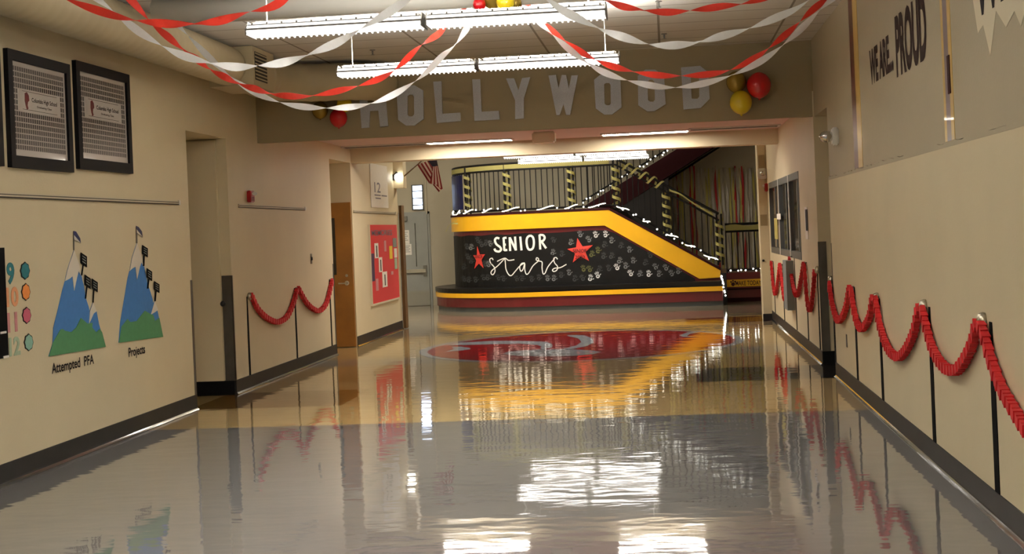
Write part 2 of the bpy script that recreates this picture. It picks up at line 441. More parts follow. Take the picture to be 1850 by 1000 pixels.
br_ = struct('baseboard_right', bm, 'rubber_base'); toe(br_, 1, ((YB, R1[0]), (R1[1], RE)))
bm = nb()
box(bm, XR, XR + .9, R1[1] - .008, R1[1], 0, .15); box(bm, XL - AD, XL, A1[1] - .05, A1[1], 0, .15); box(bm, XL - AD, XL - AD + .008, A1[0], A1[1] - .05, 0, .15)
struct('baseboard_recess', bm, 'black_base')
# metal corner guards
for k, (x0, x1, y0, y1, z1, lab) in enumerate((
        (XL - .105, XL + .004, A1[1] - .012, A1[1] + .03, 1.26, 'dark metal corner guard on the far edge of the beige door recess'),
        (XL - .03, XL + .004, A1[0] - .05, A1[0] + .006, 1.26, 'dark metal corner guard on the near edge of the beige door recess'),
        (XL - .02, XL + .004, A2[0] - .05, A2[0] + .006, 1.26, 'dark metal corner guard on the wall edge before the wooden door'),
        (XR - .004, XR + .085, R1[1] - .012, R1[1] + .03, 1.35, 'dark metal corner guard on the far edge of the right recess'),
        (XR - .004, XR + .02, R1[0] - .03, R1[0] + .006, 1.35, 'thin dark corner guard on the near edge of the right recess'))):
    bm = nb()
    if x1 < 0: box(bm, XL, x1, y0, y1, .152, z1)
    else: box(bm, x0, XR, y0, y1, .152, z1)
    far = k in (0, 3)
    box(bm, x0, x1, y0 if far else y1 - .006, y0 + .012 if far else y1, .152, z1)
    tag(obj('corner_guard', bm, 'guard_metal'), lab, 'corner guard')
# beige door standing open flat on the far side of recess one
bm = nb(); box(bm, XL - .93, XL - .11, A1[1] - .05, A1[1] - .006, .152, 2.69)
d1 = struct('door_1', bm, 'wall_paint')
k1 = onY(405, 548, A1[1] - .05)
bm = nb(); lathe(bm, [(.02, 0), (.012, -.03), (.026, -.035), (.03, -.05), (.022, -.065), (.004, -.068)], (k1.x, A1[1] - .05, k1.z), 'y', 16); obj('door_knob', bm, 'dark_metal', d1, smooth=True)
# wooden door on the far side of recess two
yd = A2[1] - .055
bm = nb(); box(bm, XL - .93, XL - .012, yd, A2[1] - .006, .01, 2.13)
d2 = struct('door_2', bm, 'wood')
l0 = onY(598, 394, yd); l1 = onY(608.5, 496, yd)
bm = nb(); box(bm, l1.x - .17, l1.x, yd - .006, yd + .01, l1.z, l0.z); obj('door_window', bm, 'glass_dark', d2)
h = onY(627, 511, yd)
bm = nb(); lathe(bm, [(.035, 0), (.035, -.012), (.012, -.014), (.012, -.05)], (h.x, yd, h.z), 'y', 14); bar(bm, (h.x + .01, yd - .05, h.z), (h.x - .12, yd - .05, h.z), .02)
lathe(bm, [(.022, 0), (.022, -.01), (.004, -.011)], (h.x, yd, h.z + .11), 'y', 12); obj('door_handle', bm, 'chrome', d2)
# edge of a wooden door held open at the end of the left wall
bm = nb(); box(bm, XL + .01, XL + .06, YE + .02, YE + .26, .01, 2.13); struct('door_4', bm, 'wood_edge')
# steel door in the far wall
g0 = onY(716, 388, YF - .05); g1 = onY(778, 552, YF - .05)
bm = nb(); box(bm, g1.x - .92, g1.x, YF - .05, YF - .002, .01, g0.z)
d3 = struct('door_3', bm, 'steel_door')
def dpx(x0, y0, x1, y1, yy, dpt, name, mat, par):
    a = onY(x0, y0, yy); b = onY(x1, y1, yy); bm = nb(); box(bm, a.x, b.x, yy - dpt, yy, b.z, a.z); return obj(name, bm, mat, par)
yy = YF - .05
dpx(749, 403, 753.5, 481, yy, .004, 'door_window', 'glass_dark', d3)
dpx(722, 526, 778, 551, yy, .004, 'kick_plate', 'kick_steel', d3)
pb = dpx(724, 487, 770, 491.5, yy, .07, 'push_bar', 'chrome', d3); dpx(765, 479, 772, 499, yy, .05, 'latch_box', 'grey_metal', d3)
dpx(722, 391, 736, 399, yy, .08, 'door_closer', 'grey_metal', d3)
bm = nb()
for x in (g1.x, g1.x + .05): box(bm, x, x + .004, YF - .012, YF, 0, g0.z + .05)
box(bm, g1.x + .004, g1.x + .05, YF - .03, YF, 0, g0.z + .05); box(bm, g1.x - .95, g1.x + .05, YF - .03, YF, g0.z, g0.z + .05)
obj('door_frame', bm, 'steel_door', d3)
for (x0, y0, x1, y1, lab) in ((724, 416, 740, 440, 'upper white notice taped to the grey steel door'), (724, 441, 744, 460, 'lower white notice taped to the grey steel door')):
    a = onY(x0, y0, yy); b = onY(x1, y1, yy); t = thing('paper_notice', (b.x, yy, b.z), lab, 'notice', 'notices on the steel door')
    bm = nb(); box(bm, a.x, b.x, yy - .005, yy - .001, b.z, a.z); obj('sheet', bm, 'white_paper', t)
    bm = nb()
    for k in range(5):
        zz = a.z - .05 - k * (a.z - b.z - .08) / 5; box(bm, a.x + .03, b.x - .03 - .03 * (k % 2), yy - .0065, yy - .005, zz, zz + .012)
    obj('text_lines', bm, 'card_grey', t)
# small daylight window above the steel door
a = onY(743, 334, YF - .03); b = onY(766, 379, YF - .03)
bm = nb(); fw = .028
box(bm, a.x, a.x + fw, YF - .05, YF, b.z, a.z); box(bm, b.x - fw, b.x, YF - .05, YF, b.z, a.z)
hz = [a.z, a.z - (a.z - b.z) * .23, a.z - (a.z - b.z) * .51, a.z - (a.z - b.z) * .78, b.z + fw]
for q in hz: box(bm, a.x + fw, b.x - fw, YF - .05, YF, q - fw * .8, q)
w2 = struct('window_2', bm, 'window_frame')
for p, q in zip(hz, hz[1:]):
    bm = nb(); box(bm, a.x + fw, b.x - fw, YF - .02, YF - .012, q, p - fw * .8); obj('window_pane', bm, 'day', w2)
bm = nb(); tube(bm, [(b.x + .06, YF - .025, 2.06), (b.x + .06, YF - .025, 4.29)], .016); tag(obj('conduit', bm, 'pale_paint'), 'thin beige conduit running up the far wall beside the small bright window', 'conduit')
# long window in the right wall
bm = nb(); y0, y1, z0, z1 = WIN; x0 = XR - .006; x1 = XR + .04
for q in (y0, y1 - .09): box(bm, x0, x1, q, q + .09, z0, z1)
box(bm, x0, x1, y0 + .09, y1 - .09, z0, z0 + .09); box(bm, x0, x1, y0 + .09, y1 - .09, z1 - .09, z1)
w1 = struct('window_1', bm, 'window_frame')
ym = [onX(1426.6, 390, XR).y, onX(1408, 390, XR).y]
for q in ym:
    bm = nb(); box(bm, XR - .004, XR + .04, q - .11, q + .11, z0 + .09, z1 - .09); mu_ = obj('mullion', bm, 'window_frame', w1)
    bm = nb(); box(bm, XR - .01, XR - .004, q - .035, q + .035, z0, z1); obj('mullion_strip', bm, 'white_metal', mu_)
ed = [y0 + .09, ym[0] - .11, ym[0] + .11, ym[1] - .11, ym[1] + .11, y1 - .09]
for i in range(3):
    bm = nb(); box(bm, XR + .026, XR + .032, ed[2 * i], ed[2 * i + 1], z0 + .09, z1 - .09); p_ = obj('window_pane', bm, 'window_glass', w1)
    bm = nb(); yy2 = ed[2 * i] + .35 + .2 * i; box(bm, XR + .016, XR + .026, yy2, yy2 + .12, z0 + .09, z1 - .09); obj('sash_bar', bm, 'window_frame', p_)
# sheets taped in the long window
for (xa, ya, xb, yb, mt, lab) in ((1399, 394, 1406, 432, 'yellow_strip', 'yellow paper strip taped in the far pane of the long window'),
                                  (1404, 386, 1411, 396, 'white_paper', 'small white card taped at the first mullion of the long window')):
    a = onX(xa, ya, XR - .022); b = onX(xb, yb, XR - .022)
    bm = nb(); box(bm, XR - .028, XR - .024, b.y, a.y, b.z, a.z); tag(obj('paper_sheet', bm, mt), lab, 'paper')
a = onX(1454, 374, XR); b = onX(1461, 432, XR)
t = thing('paper_notice', (XR, b.y, b.z), 'white paper notice taped to the right wall beside the long window', 'notice')
bm = nb(); box(bm, XR - .006, XR, b.y, a.y, b.z, a.z); obj('sheet', bm, 'white_paper', t)
bm = nb(); box(bm, XR - .008, XR - .006, b.y + .1, b.y + .25, b.z + .35, a.z - .03); box(bm, XR - .008, XR - .006, a.y - .35, a.y - .1, b.z + .1, b.z + .35); obj('dark_print', bm, 'ink', t)

# ================================================================== DUCT, VENT BOX, SPRINKLERS
DX, DZ, DR = -4.27, 3.355, .19
def spiral_duct(bm, pts, r, seg=28, rib=True):
    pts = resample([Vector(p) for p in pts], .055); tube(bm, pts, [r + (.005 if i % 3 == 0 and rib else 0) for i in range(len(pts))], seg)
t = thing('air_duct', (DX, 5, DZ), 'long round beige spiral duct running under the ceiling along the left wall', 'air duct')
bm = nb(); spiral_duct(bm, [(DX, YB + .05, DZ), (DX, 14.5, DZ)], DR); obj('spiral_pipe', bm, 'duct_paint', t, smooth=True)
a = onY(412, 88, 14.5); b = onY(476, 152, 14.5)
bm = nb(); VX = onY(457, 112, 14.5).x
box(bm, DX - .2, VX, 14.5, 15.3, 3.16, 3.55); bx = obj('vent_box', bm, 'duct_paint', t)
bm = nb(); box(bm, VX, VX + .006, 14.56, 15.0, 3.22, 3.5); gr = obj('grille', bm, 'vent_dark', bx)
bm = nb()
for k in range(8): prism(bm, [(VX + .006, 14.56, 3.235 + k * .035), (VX + .012, 14.56, 3.23 + k * .035), (VX + .012, 14.56, 3.242 + k * .035), (VX + .006, 14.56, 3.247 + k * .035)], (0, .44, 0))
obj('grille_slats', bm, 'duct_paint', gr)
arc = [(-4.2, 15.3, 3.33), (-4.2, 15.5, 3.33)] + [(-4.2 + .55 * (1 - math.cos(q)), 15.5 + .7 * math.sin(q), 3.33) for q in [PI / 2 * k / 8 for k in range(1, 9)]] + [(-3.4, 16.25, 3.33), (-3.22, 16.4, 3.33), (-3.12, 16.64, 3.33)]
bm = nb(); spiral_duct(bm, smooth_path(arc, 6), .205); obj('duct_elbow', bm, 'duct_paint', t, smooth=True)
bm = nb(); lathe(bm, [(.16, 0), (.16, .03), (.02, .031)], (-1.6, 0, 0), 'z', 8); bm.free()
# round duct crossing the ceiling above the first light
bm = nb(); a = onY(500, 22, 11.4); tube(bm, [(-3.95, 11.45, 3.44), (1.6, 11.45, 3.44)], .105, 24); tag(obj('cross_duct', bm, 'white_metal', smooth=True), 'pale round pipe crossing under the ceiling above the nearest pendant light', 'air duct')
for (px, py, lab) in ((673, 95, 'small sprinkler head on the ceiling between the two pendant lights'), (1190, 8, 'small sprinkler head on the ceiling behind the top red streamer'), (1200, 66, 'small sprinkler head on the ceiling above the right white streamer')):
    p = onZ(px, py, CZ - .03)
    bm = nb(); lathe(bm, [(.03, .03), (.03, .022), (.01, .02), (.008, -.02), (.004, -.021)], p, 'z', 10); lathe(bm, [(.022, -.022), (.022, -.026), (.004, -.027)], p, 'z', 10)
    tag(obj('sprinkler_head', bm, 'grey_metal'), lab, 'sprinkler', 'ceiling sprinklers')

# ================================================================== LIGHT FIXTURES
def pendant(Y, z, xc, label, tube_mat, zc, wires=True):
    t = thing('pendant_light', (xc, Y, z), label, 'light fixture', 'louvred pendant fixtures')
    for s in (-1, 1):
        x0, x1 = (xc - 1.22, xc - .012) if s < 0 else (xc + .012, xc + 1.22)
        bm = nb(); W = .13
        box(bm, x0 + .03, x1 - .03, Y - .055, Y + .055, z + .125, z + .15)      # spine
        for e in (x0, x1 - .008):
            prism(bm, [(e, Y - W, z), (e, Y + W, z), (e, Y + W, z + .055), (e, Y + .08, z + .15), (e, Y - .08, z + .15), (e, Y - W, z + .055)], (.008, 0, 0))
        for q in (-1, 1): box(bm, x0, x1, Y + q * W - .005, Y + q * W + .005, z + .05, z + .069); box(bm, x0 + .01, x1 - .01, Y + q * .1 - .004, Y + q * .1 + .004, z + .104, z + .115)
        n = 11
        for q in (-1, 1):
            for k in range(n + 1):
                xx = x0 + .04 + k * (x1 - x0 - .08) / n
                box(bm, xx - .006, xx + .006, Y + q * .085 - .01, Y + q * .085 + .002, z + .112, z + .135)
        hs = obj('housing', bm, 'fixture_dark', t)
        bm = nb()
        for q in (-1, 1):
            prism(bm, [(x0 + .01, Y + q * .125, z + .066), (x1 - .01, Y + q * .125, z + .066), (x1 - .02, Y + q * .1, z + .108), (x0 + .02, Y + q * .1, z + .108)], (0, -q * .004, 0))
            box(bm, x0 + .01, x1 - .01, Y + q * .126 - .002, Y + q * .126 + .002, z + .018, z + .052)
            box(bm, x0 + .04, x1 - .04, Y + q * .086 - .002, Y + q * .086 + .002, z + .114, z + .132)
        obj('side_reflector', bm, 'lamp_glow', t)
        bm = nb(); nbl = 30
        for k in range(nbl):
            xx = x0 + .02 + (k + .5) * (x1 - x0 - .04) / nbl
            prism(bm, [(xx, Y - .126, z + .045), (xx, Y - .126, z), (xx, Y - .1, z + .012), (xx, Y + .1, z + .012), (xx, Y + .126, z), (xx, Y + .126, z + .045)], (.012, 0, 0))
        obj('louver', bm, 'lamp_glow', t)
        for q in (-1, 1):
            bm = nb(); box(bm, x0 + .03, x1 - .03, Y + q * .06 - .04, Y + q * .06 + .04, z + .06, z + .068); obj('tube', bm, tube_mat, t)
        bm = nb(); quad(bm, [(x0 + .05, Y - .05, z + .152), (x1 - .05, Y - .05, z + .152), (x1 - .05, Y + .05, z + .152), (x0 + .05, Y + .05, z + .152)])
        bm.faces[:][0].normal_flip(); obj('uplight_tube', bm, 'up_tube', t)
    for x in (xc - 1.1, xc + 1.1):
        bm = nb(); tube(bm, [(x, Y, z + .085), (x, Y, zc)], .004, 6); obj('hanger_wire', bm, 'fixture_grey', t)
    for ch in t.children:
        if not ch.name.startswith('hanger_wire'):
            for v in ch.data.vertices: v.co.z *= .64
    return t
XC = -1.56
p1 = pendant(10.0, 3.0, XC, 'nearest white louvred pendant light, glowing, at the top of the photo', 'lamp_tube', CZ)
dup(p1, (XC, 12.8, 3.0), 'second louvred pendant light, just before the wall with big silver letters')
for Yq, lab in ((7.2, 'louvred pendant light just above the top edge of the photo'), (4.4, 'louvred pendant light over the near corridor, out of view'), (1.6, 'louvred pendant light over the camera'), (-1.2, 'louvred pendant light behind the camera')):
    dup(p1, (XC, Yq, 3.0), lab)
p2 = pendant(25.5, 2.85, -1.51, 'louvred pendant light in the lobby, half hidden by the beam', 'lobby_tube', 4.3)
dup(p2, (-1.49, 27.8, 2.85), 'farthest louvred pendant light, in front of the stair landing')
for k, (x, lab) in enumerate(((-6.6, 'added flat fill light on the lobby ceiling left of the landing, hidden by the beam'), (-3.2, 'added flat fill light on the lobby ceiling over the left of the bench, hidden by the beam'))):
    t = thing('fill_ceiling_light', (x, 28.3, 4.24), lab, 'light fixture', 'added lobby fill lights')  # out-of-view light added to lift the dark far wall and steel door
    bm = nb(); box(bm, x - .62, x + .62, 27.98, 28.62, 4.25, 4.3); obj('light_frame', bm, 'white_metal', t)
    bm = nb(); box(bm, x - .58, x + .58, 28.02, 28.58, 4.235, 4.25); obj('diffuser', bm, 'fill_panel_lens', t)
def strip_light(xc, Y, label, lit=True):
    t = thing('strip_light', (xc, Y, 2.92), label, 'light fixture', 'strip lights in the low ceiling')
    bm = nb(); L = .6; W = .15
    for a_ in ((xc - L - .03, xc - L, Y - W, Y + W), (xc + L, xc + L + .03, Y - W, Y + W), (xc - L, xc + L, Y - W - .03, Y - W), (xc - L, xc + L, Y + W, Y + W + .03)): box(bm, *a_, 2.9, 2.925)
    obj('light_frame', bm, 'white_metal', t)
    bm = nb(); box(bm, xc - L, xc + L, Y - W, Y + W, 2.908, 2.918); obj('lens', bm, 'strip_lens' if lit else 'vent_dark', t)
strip_light(-2.75, 21.15, 'lit strip light in the low ceiling, left of the white box')
strip_light(-.25, 21.15, 'lit strip light in the low ceiling, right of the white box')
strip_light(-3.99, 21.2, 'unlit strip recess in the low ceiling above the wooden door', False)
strip_light(.98, 20.9, 'unlit strip recess in the low ceiling near the right wall', False)
a = onY(961, 238, 20); b = onY(1003, 257, 20)
bm = nb(); box(bm, a.x, b.x, 19.95, 20.2, b.z, 2.92); bmesh.ops.bevel(bm, geom=bm.edges[:], offset=.02, segments=2, affect='EDGES')
tag(obj('ceiling_box', bm, 'box_ivory'), 'beige box hanging from the low ceiling between the strip lights', 'ceiling box')

# ================================================================== HEADER: letters, balloons
def hx(px, py): return onY(px, py, YH - .03)
z5 = lambda pts: [(620 + x / 5.441, 130 + y / 5.441) for x, y in pts]
z6 = lambda pts: [(940 + x / 5.139, 110 + y / 5.139) for x, y in pts]
LET = [
 ('H', z5([(150, 135), (225, 130), (240, 300), (330, 295), (325, 130), (405, 128), (440, 530), (362, 538), (345, 378), (262, 382), (255, 545), (180, 550)]), None),
 ('O', z5([(525, 190), (590, 135), (700, 130), (785, 180), (790, 460), (700, 525), (615, 525), (540, 470)]), z5([(632, 235), (650, 222), (680, 222), (695, 240), (698, 415), (680, 435), (645, 435), (632, 420)])),
 ('L', z5([(885, 95), (965, 90), (975, 410), (1150, 398), (1155, 480), (920, 500)]), None),
 ('L', z5([(1268, 72), (1345, 70), (1360, 390), (1530, 380), (1538, 465), (1290, 480)]), None),
 ('Y', z5([(1600, 62), (1680, 62), (1722, 180), (1758, 60), (1838, 50), (1775, 260), (1775, 455), (1690, 462), (1690, 280)]), None),
 ('W', z6([(262, 135), (330, 128), (355, 250), (385, 130), (425, 130), (450, 255), (475, 135), (535, 132), (462, 500), (425, 500), (400, 400), (365, 502), (335, 502)]), None),
 ('O', z6([(685, 175), (740, 130), (860, 130), (930, 180), (940, 430), (850, 497), (780, 497), (700, 440)]), z6([(778, 215), (795, 203), (825, 203), (838, 220), (840, 395), (828, 410), (800, 410), (782, 395)])),
 ('O', z6([(1090, 140), (1160, 80), (1250, 80), (1335, 135), (1350, 400), (1245, 465), (1180, 468), (1095, 410)]), z6([(1182, 190), (1200, 172), (1225, 172), (1245, 190), (1250, 360), (1235, 378), (1205, 378), (1185, 362)])),
 ('D', z6([(1492, 60), (1670, 45), (1745, 105), (1758, 350), (1675, 435), (1515, 450)]), z6([(1582, 140), (1640, 140), (1660, 160), (1662, 330), (1645, 350), (1592, 350)])),
]
WHICH = ['first letter, H, of the big silver word on the header wall', 'silver letter O after the H, second letter on the header wall', 'first silver letter L of the word on the header wall', 'second silver letter L, just left of the Y', 'silver letter Y in the middle of the header word', 'silver letter W after the Y', 'silver letter O just right of the W', 'silver letter O just left of the D, behind the red streamer', 'last silver letter, D, beside the balloons']
def annulus(bm, outer, inner, vec):
    vec = Vector(vec); n = len(outer)
    o0 = [bm.verts.new(p) for p in outer]; i0 = [bm.verts.new(p) for p in inner]; o1 = [bm.verts.new(Vector(p) + vec) for p in outer]; i1 = [bm.verts.new(Vector(p) + vec) for p in inner]
    if len(inner) == n:
        # best rotational alignment
        best = min(range(n), key=lambda r: sum((Vector(outer[k]) - Vector(inner[(k + r) % n])).length for k in range(n)))
        i0 = i0[best:] + i0[:best]; i1 = i1[best:] + i1[:best]
        for k in range(n):
            j = (k + 1) % n
            for q in ((o0[k], o0[j], i0[j], i0[k]), (o1[k], i1[k], i1[j], o1[j]), (o0[k], o1[k], o1[j], o0[j]), (i0[k], i0[j], i1[j], i1[k])): bm.faces.new(q)
for (ch, outl, hole), lab in zip(LET, WHICH):
    bm = nb(); P = [hx(*p) for p in outl]
    if hole is None: prism(bm, P, (0, .027, 0))
    else:
        H = [hx(*p) for p in hole]
        if len(H) != len(P):    # D: 6 and 6
            H = H[:len(P)]
        annulus(bm, P, H, (0, .027, 0))
    tag(obj('foam_letter', bm, 'glitter_silver'), lab, 'letter', 'silver letters on the header wall')
def balloon(c, r, mat, label, group, squash=1.0):
    t = thing('balloon', c, label, 'balloon', group); bm = nb()
    prof = [(r * .02, -r * 1.2), (r * .12, -r * 1.16), (r * .05, -r * 1.1)] + [(max(.004, r * math.sin(PI * (i + .5) / 12) * (1 if i > 5 else 1 - .05 * (5 - i) / 5)), -r * 1.08 * math.cos(PI * (i + .5) / 12)) for i in range(12)]
    lathe(bm, prof, c, 'z', 24); obj('envelope', bm, mat, t, smooth=True)
    return t
def bal_px(px, py, rp, Y, mat, label, group):
    c = onY(px, py, Y); balloon(c, rp * Y / F, mat, label, group)
G = 'balloons beside the last silver letter'
bal_px(1371, 154, 22, YH - .18, 'balloon_red', 'red balloon right of the silver D on the header wall', G)
bal_px(1338.5, 185, 20, YH - .17, 'balloon_yellow', 'bright yellow balloon below the gold one by the silver D', G)
bal_px(1330, 148, 18, YH - .15, 'balloon_gold', 'gold balloon above the bright yellow one by the silver D', G)
G = 'balloons left of the silver letters'
bal_px(611.5, 213, 16.5, YH - .14, 'balloon_red', 'red balloon left of the silver H on the header wall', G)
bal_px(578, 199, 15, YH - .13, 'balloon_gold', 'gold balloon left of the red one, behind the white streamer', G)
bal_px(622, 188, 14, YH - .13, 'balloon_yellow', 'yellow balloon peeking above the white streamer by the H', G)
G = 'balloon cluster at the ceiling'
bal_px(890, -8, 23, 11.22, 'balloon_gold', 'gold balloon of the ceiling cluster above the nearest light', G)
bal_px(913, 3, 17, 11.1, 'balloon_yellow', 'yellow balloon of the ceiling cluster', G)
bal_px(866, 8, 12, 11.15, 'balloon_red', 'small red balloon at the left of the ceiling cluster', G)
bal_px(931, 7, 12, 11.24, 'balloon_gold', 'small dark gold balloon at the right of the ceiling cluster', G)

# ================================================================== CREPE STREAMERS
def streamer(name, ctrl, mat, label, width=.05, half=.36, phase=0, group='twisted streamers under the ceiling'):
    P = []
    for c in ctrl:
        P.append(Vector(c[1:]) if c[0] == 'w' else onY(c[0], c[1], c[2]))
    pts = resample(smooth_path(P, 14), half / 12); fr = frames_along(pts); bm = nb(); A = []; B = []
    for i, (p, (t_, s, u)) in enumerate(zip(pts, fr)):
        a = phase + PI * i / 12 + .35 * math.sin(i * .11 + phase)
        n = s * math.cos(a) + u * math.sin(a); A.append(bm.verts.new(p + n * width / 2)); B.append(bm.verts.new(p - n * width / 2))
    for i in range(len(pts) - 1): bm.faces.new((A[i], A[i + 1], B[i + 1], B[i]))
    return tag(obj(name, bm, mat, smooth=True), label, 'streamer', group)
HUB = ('w', -1.36, 11.75, 3.515)
streamer('crepe_streamer', [('w', -3.95, 8.9, 3.515), (60, -30, 9.3), (205, 28, 9.3), (290, 42, 9.2), (370, 42, 9.1), (440, 25, 9.0), (520, -8, 8.9), ('w', -1.8, 8.6, 3.515)], 'red_crepe', 'red streamer sagging at the top left, nearest the framed class pictures', .055, .5, 1.2)
streamer('crepe_streamer', [('w', -3.95, 9.2, 3.515), (160, -14, 9.6), (270, 70, 9.5), (345, 105, 9.4), (430, 121, 9.3), (520, 111, 9.2), (600, 81, 9.1), (660, 48, 9.0), (745, -8, 8.9), ('w', -.7, 8.7, 3.515)], 'white_crepe', 'white streamer crossing in front of the nearest pendant light on the left', .055, .42, .2)
streamer('crepe_streamer', [('w', -3.95, 10.1, 3.515), (225, -10, 10.3), (290, 55, 10.6), (385, 127, 11.2), (460, 160, 11.6), (535, 174, 12.0), (615, 163, 12.2), (700, 135, 12.3), (760, 82, 12.35), (800, 55, 12.4), HUB], 'red_crepe', 'red streamer sagging low on the left, reaching the ceiling balloons', .055, .36, .7)
streamer('crepe_streamer', [('w', -4.0, 11.9, 3.515), (340, 65, 11.9), (420, 141, 12.0), (500, 183, 12.1), (590, 195, 12.2), (680, 184, 12.25), (755, 143, 12.3), (800, 100, 12.35), (835, 65, 12.4), HUB], 'white_crepe', 'lowest white streamer on the left, passing in front of the silver H', .055, .42, 1.0)
streamer('crepe_streamer', [HUB, (1010, -12, 12.0), (1085, 0, 11.6), (1140, 15, 11.4), (1210, 22, 11.3), (1300, 12, 11.2), (1380, -4, 11.1), ('w', 1.6, 11.0, 3.515)], 'red_crepe', 'short red streamer along the top edge right of the nearest light', .055, .42, .5)
streamer('crepe_streamer', [('w', -1.25, 8.9, 3.515), (985, -5, 9.1), (1045, 33, 9.3), (1130, 68, 9.6), (1210, 82, 9.8), (1300, 66, 10.0), (1400, 33, 10.2), (1470, -6, 10.3), ('w', 1.61, 10.4, 3.515)], 'white_crepe', 'upper white streamer on the right, crossing the end of the nearest light', .055, .42, .2)
streamer('crepe_streamer', [HUB, (948, 8, 12.5), (985, 46, 12.35), (1060, 100, 12.2), (1130, 126, 12.2), (1210, 137, 12.2), (1300, 131, 12.1), (1360, 107, 12.1), (1420, 62, 12.05), (1480, 8, 12.0), ('w', 1.61, 11.9, 3.5)], 'red_crepe', 'red streamer sagging low on the right, crossing the silver O and D', .055, .36, .3)
streamer('crepe_streamer', [HUB, (950, 12, 12.4), (985, 51, 12.25), (1050, 106, 12.15), (1095, 132, 12.1), (1150, 149, 12.1), (1220, 158, 12.1), (1300, 143, 12.0), (1370, 113, 12.0), (1430, 68, 11.95), (1490, 10, 11.9), ('w', 1.61, 11.8, 3.5)], 'white_crepe', 'lowest white streamer on the right, under the red one by the balloons', .055, .42, .9)

# ================================================================== LEFT WALL
def lw(px, py, d=.0): p = onX(px, py, XL); return Vector((XL + d, p.y, p.z))
def lrect(bm, y0, y1, z0, z1, d0, d1): box(bm, XL + d0, XL + d1, y0, y1, z0, z1)
# framed class composites
def composite(y0, y1, z0, z1, label):
    t = thing('class_picture', (XL, (y0 + y1) / 2, z0), label, 'framed picture', 'framed class pictures on the left wall')
    b = .075; bm = nb()
    lrect(bm, y0, y0 + b, z0, z1, 0, .035); lrect(bm, y1 - b, y1, z0, z1, 0, .035); lrect(bm, y0 + b, y1 - b, z0, z0 + b * 1.15, 0, .035); lrect(bm, y0 + b, y1 - b, z1 - b, z1, 0, .035)
    obj('picture_frame', bm, 'frame_black', t)
    Y0, Y1, Z0, Z1 = y0 + b, y1 - b, z0 + b * 1.15, z1 - b
    bm = nb(); lrect(bm, Y0, Y1, Z0, Z1, .001, .016); pr = obj('print', bm, 'print_paper', t)
    rows, cols = 15, 24; H = Z1 - Z0; W = Y1 - Y0; m = .03; bm = nb(); rh = (H - .075) / rows; cw = (W - 2 * m) / cols
    for r in range(rows):
        for c in range(cols):
            if 4 <= r <= 7 and 2 <= c <= cols - 3: continue
            a = Y0 + m + c * cw; zt = Z1 - .035 - r * rh
            quad(bm, [(XL + .0165, a + cw * .1, zt - rh * .8), (XL + .0165, a + cw * .86, zt - rh * .8), (XL + .0165, a + cw * .86, zt), (XL + .0165, a + cw * .1, zt)])
    obj('portrait_grid', bm, 'photo_dark', pr)
    pz1 = Z1 - .035 - 4 * rh + .004; pz0 = Z1 - .035 - 8 * rh + .004; py0 = Y0 + m + 2 * cw + .01; py1 = Y1 - m - 2 * cw - .01
    bm = nb(); lrect(bm, py0, py1, pz0, pz1, .016, .019); pl = obj('title_panel', bm, 'print_paper', t)
    bm = nb(); ph = pz1 - pz0; pw = py1 - py0; X = XL + .0195
    text(bm, 'Columbia High School', lambda u, v: (X, py0 + pw * (.3 + .62 * u), pz0 + ph * (.5 + .2 * v)))
    text(bm, 'Graduating Class', lambda u, v: (X, py0 + pw * (.42 + .36 * u), pz0 + ph * (.27 + .1 * v)))
    for q in (.1, .92): quad(bm, [(X, py0 + pw * .08, pz0 + ph * q), (X, py0 + pw * .92, pz0 + ph * q), (X, py0 + pw * .92, pz0 + ph * (q + .015)), (X, py0 + pw * .08, pz0 + ph * (q + .015))])
    obj('lettering', bm, 'ink', pl)
    bm = nb(); cx, cz = py0 + pw * .18, pz0 + ph * .5
    f = bm.faces.new([bm.verts.new((X, cx + a * .045, cz + b2 * .06)) for a, b2 in ((-.7, .9), (.2, 1.1), (.9, .7), (1, .1), (.5, -.1), (.3, -.5), (.6, -.9), (-.1, -1.1), (-.5, -.6), (-.8, 0))])
    obj('crest', bm, 'maroon', pl)
    return t
composite(10.11, 11.22, 2.2, 3.04, 'left framed class picture on the left wall, wide rows of portraits')
composite(11.34, 12.52, 2.235, 3.09, 'right framed class picture, second one along the left wall')
composite(8.85, 9.99, 2.2, 3.02, 'framed class picture cut off by the left edge of the photo')
# tack strips
def lstrip(p, q, label):
    a, b = lw(*p), lw(*q); z = (a.z + b.z) / 2; t = thing('tack_strip', (XL, (a.y + b.y) / 2, z), label, 'tack strip', 'tack strips on the left wall')
    bm = nb(); lrect(bm, a.y, b.y, z - .012, z + .018, 0, .014); obj('rail', bm, 'pale_paint', t)
    bm = nb(); lrect(bm, a.y, b.y, z - .02, z - .013, 0, .016); lrect(bm, a.y, b.y, z + .0, z + .006, .014, .016); obj('rail_groove', bm, 'vent_dark', t)
    bm = nb(); lrect(bm, b.y - .03, b.y + .01, z - .022, z + .022, 0, .02); obj('end_cap', bm, 'white_metal', t)
a = lw(0, 351)
lstrip((-60, 348.5), (322, 366), 'long tack strip above the paper mountains on the left wall')
lstrip((430, 371), (550, 377), 'tack strip under the red fire alarm on the left wall')
lstrip((638, 380), (714, 386), 'tack strip above the red bulletin board')
# dark display at the left edge
a = lw(5, 447); b = lw(8, 646)
t = thing('display_board', (XL, a.y - .6, b.z), 'black-framed board cut off by the left edge below the pictures', 'board')
bm = nb(); lrect(bm, a.y - 1.3, a.y, b.z, a.z, .001, .012); obj('panel', bm, 'black', t)
bm = nb(); lrect(bm, a.y - .09, a.y - .005, b.z + .0, b.z + .015, .012, .016); lrect(bm, a.y - .12, a.y - .03, b.z + .17, b.z + .185, .012, .016); obj('label_tape', bm, 'white_paper', t)
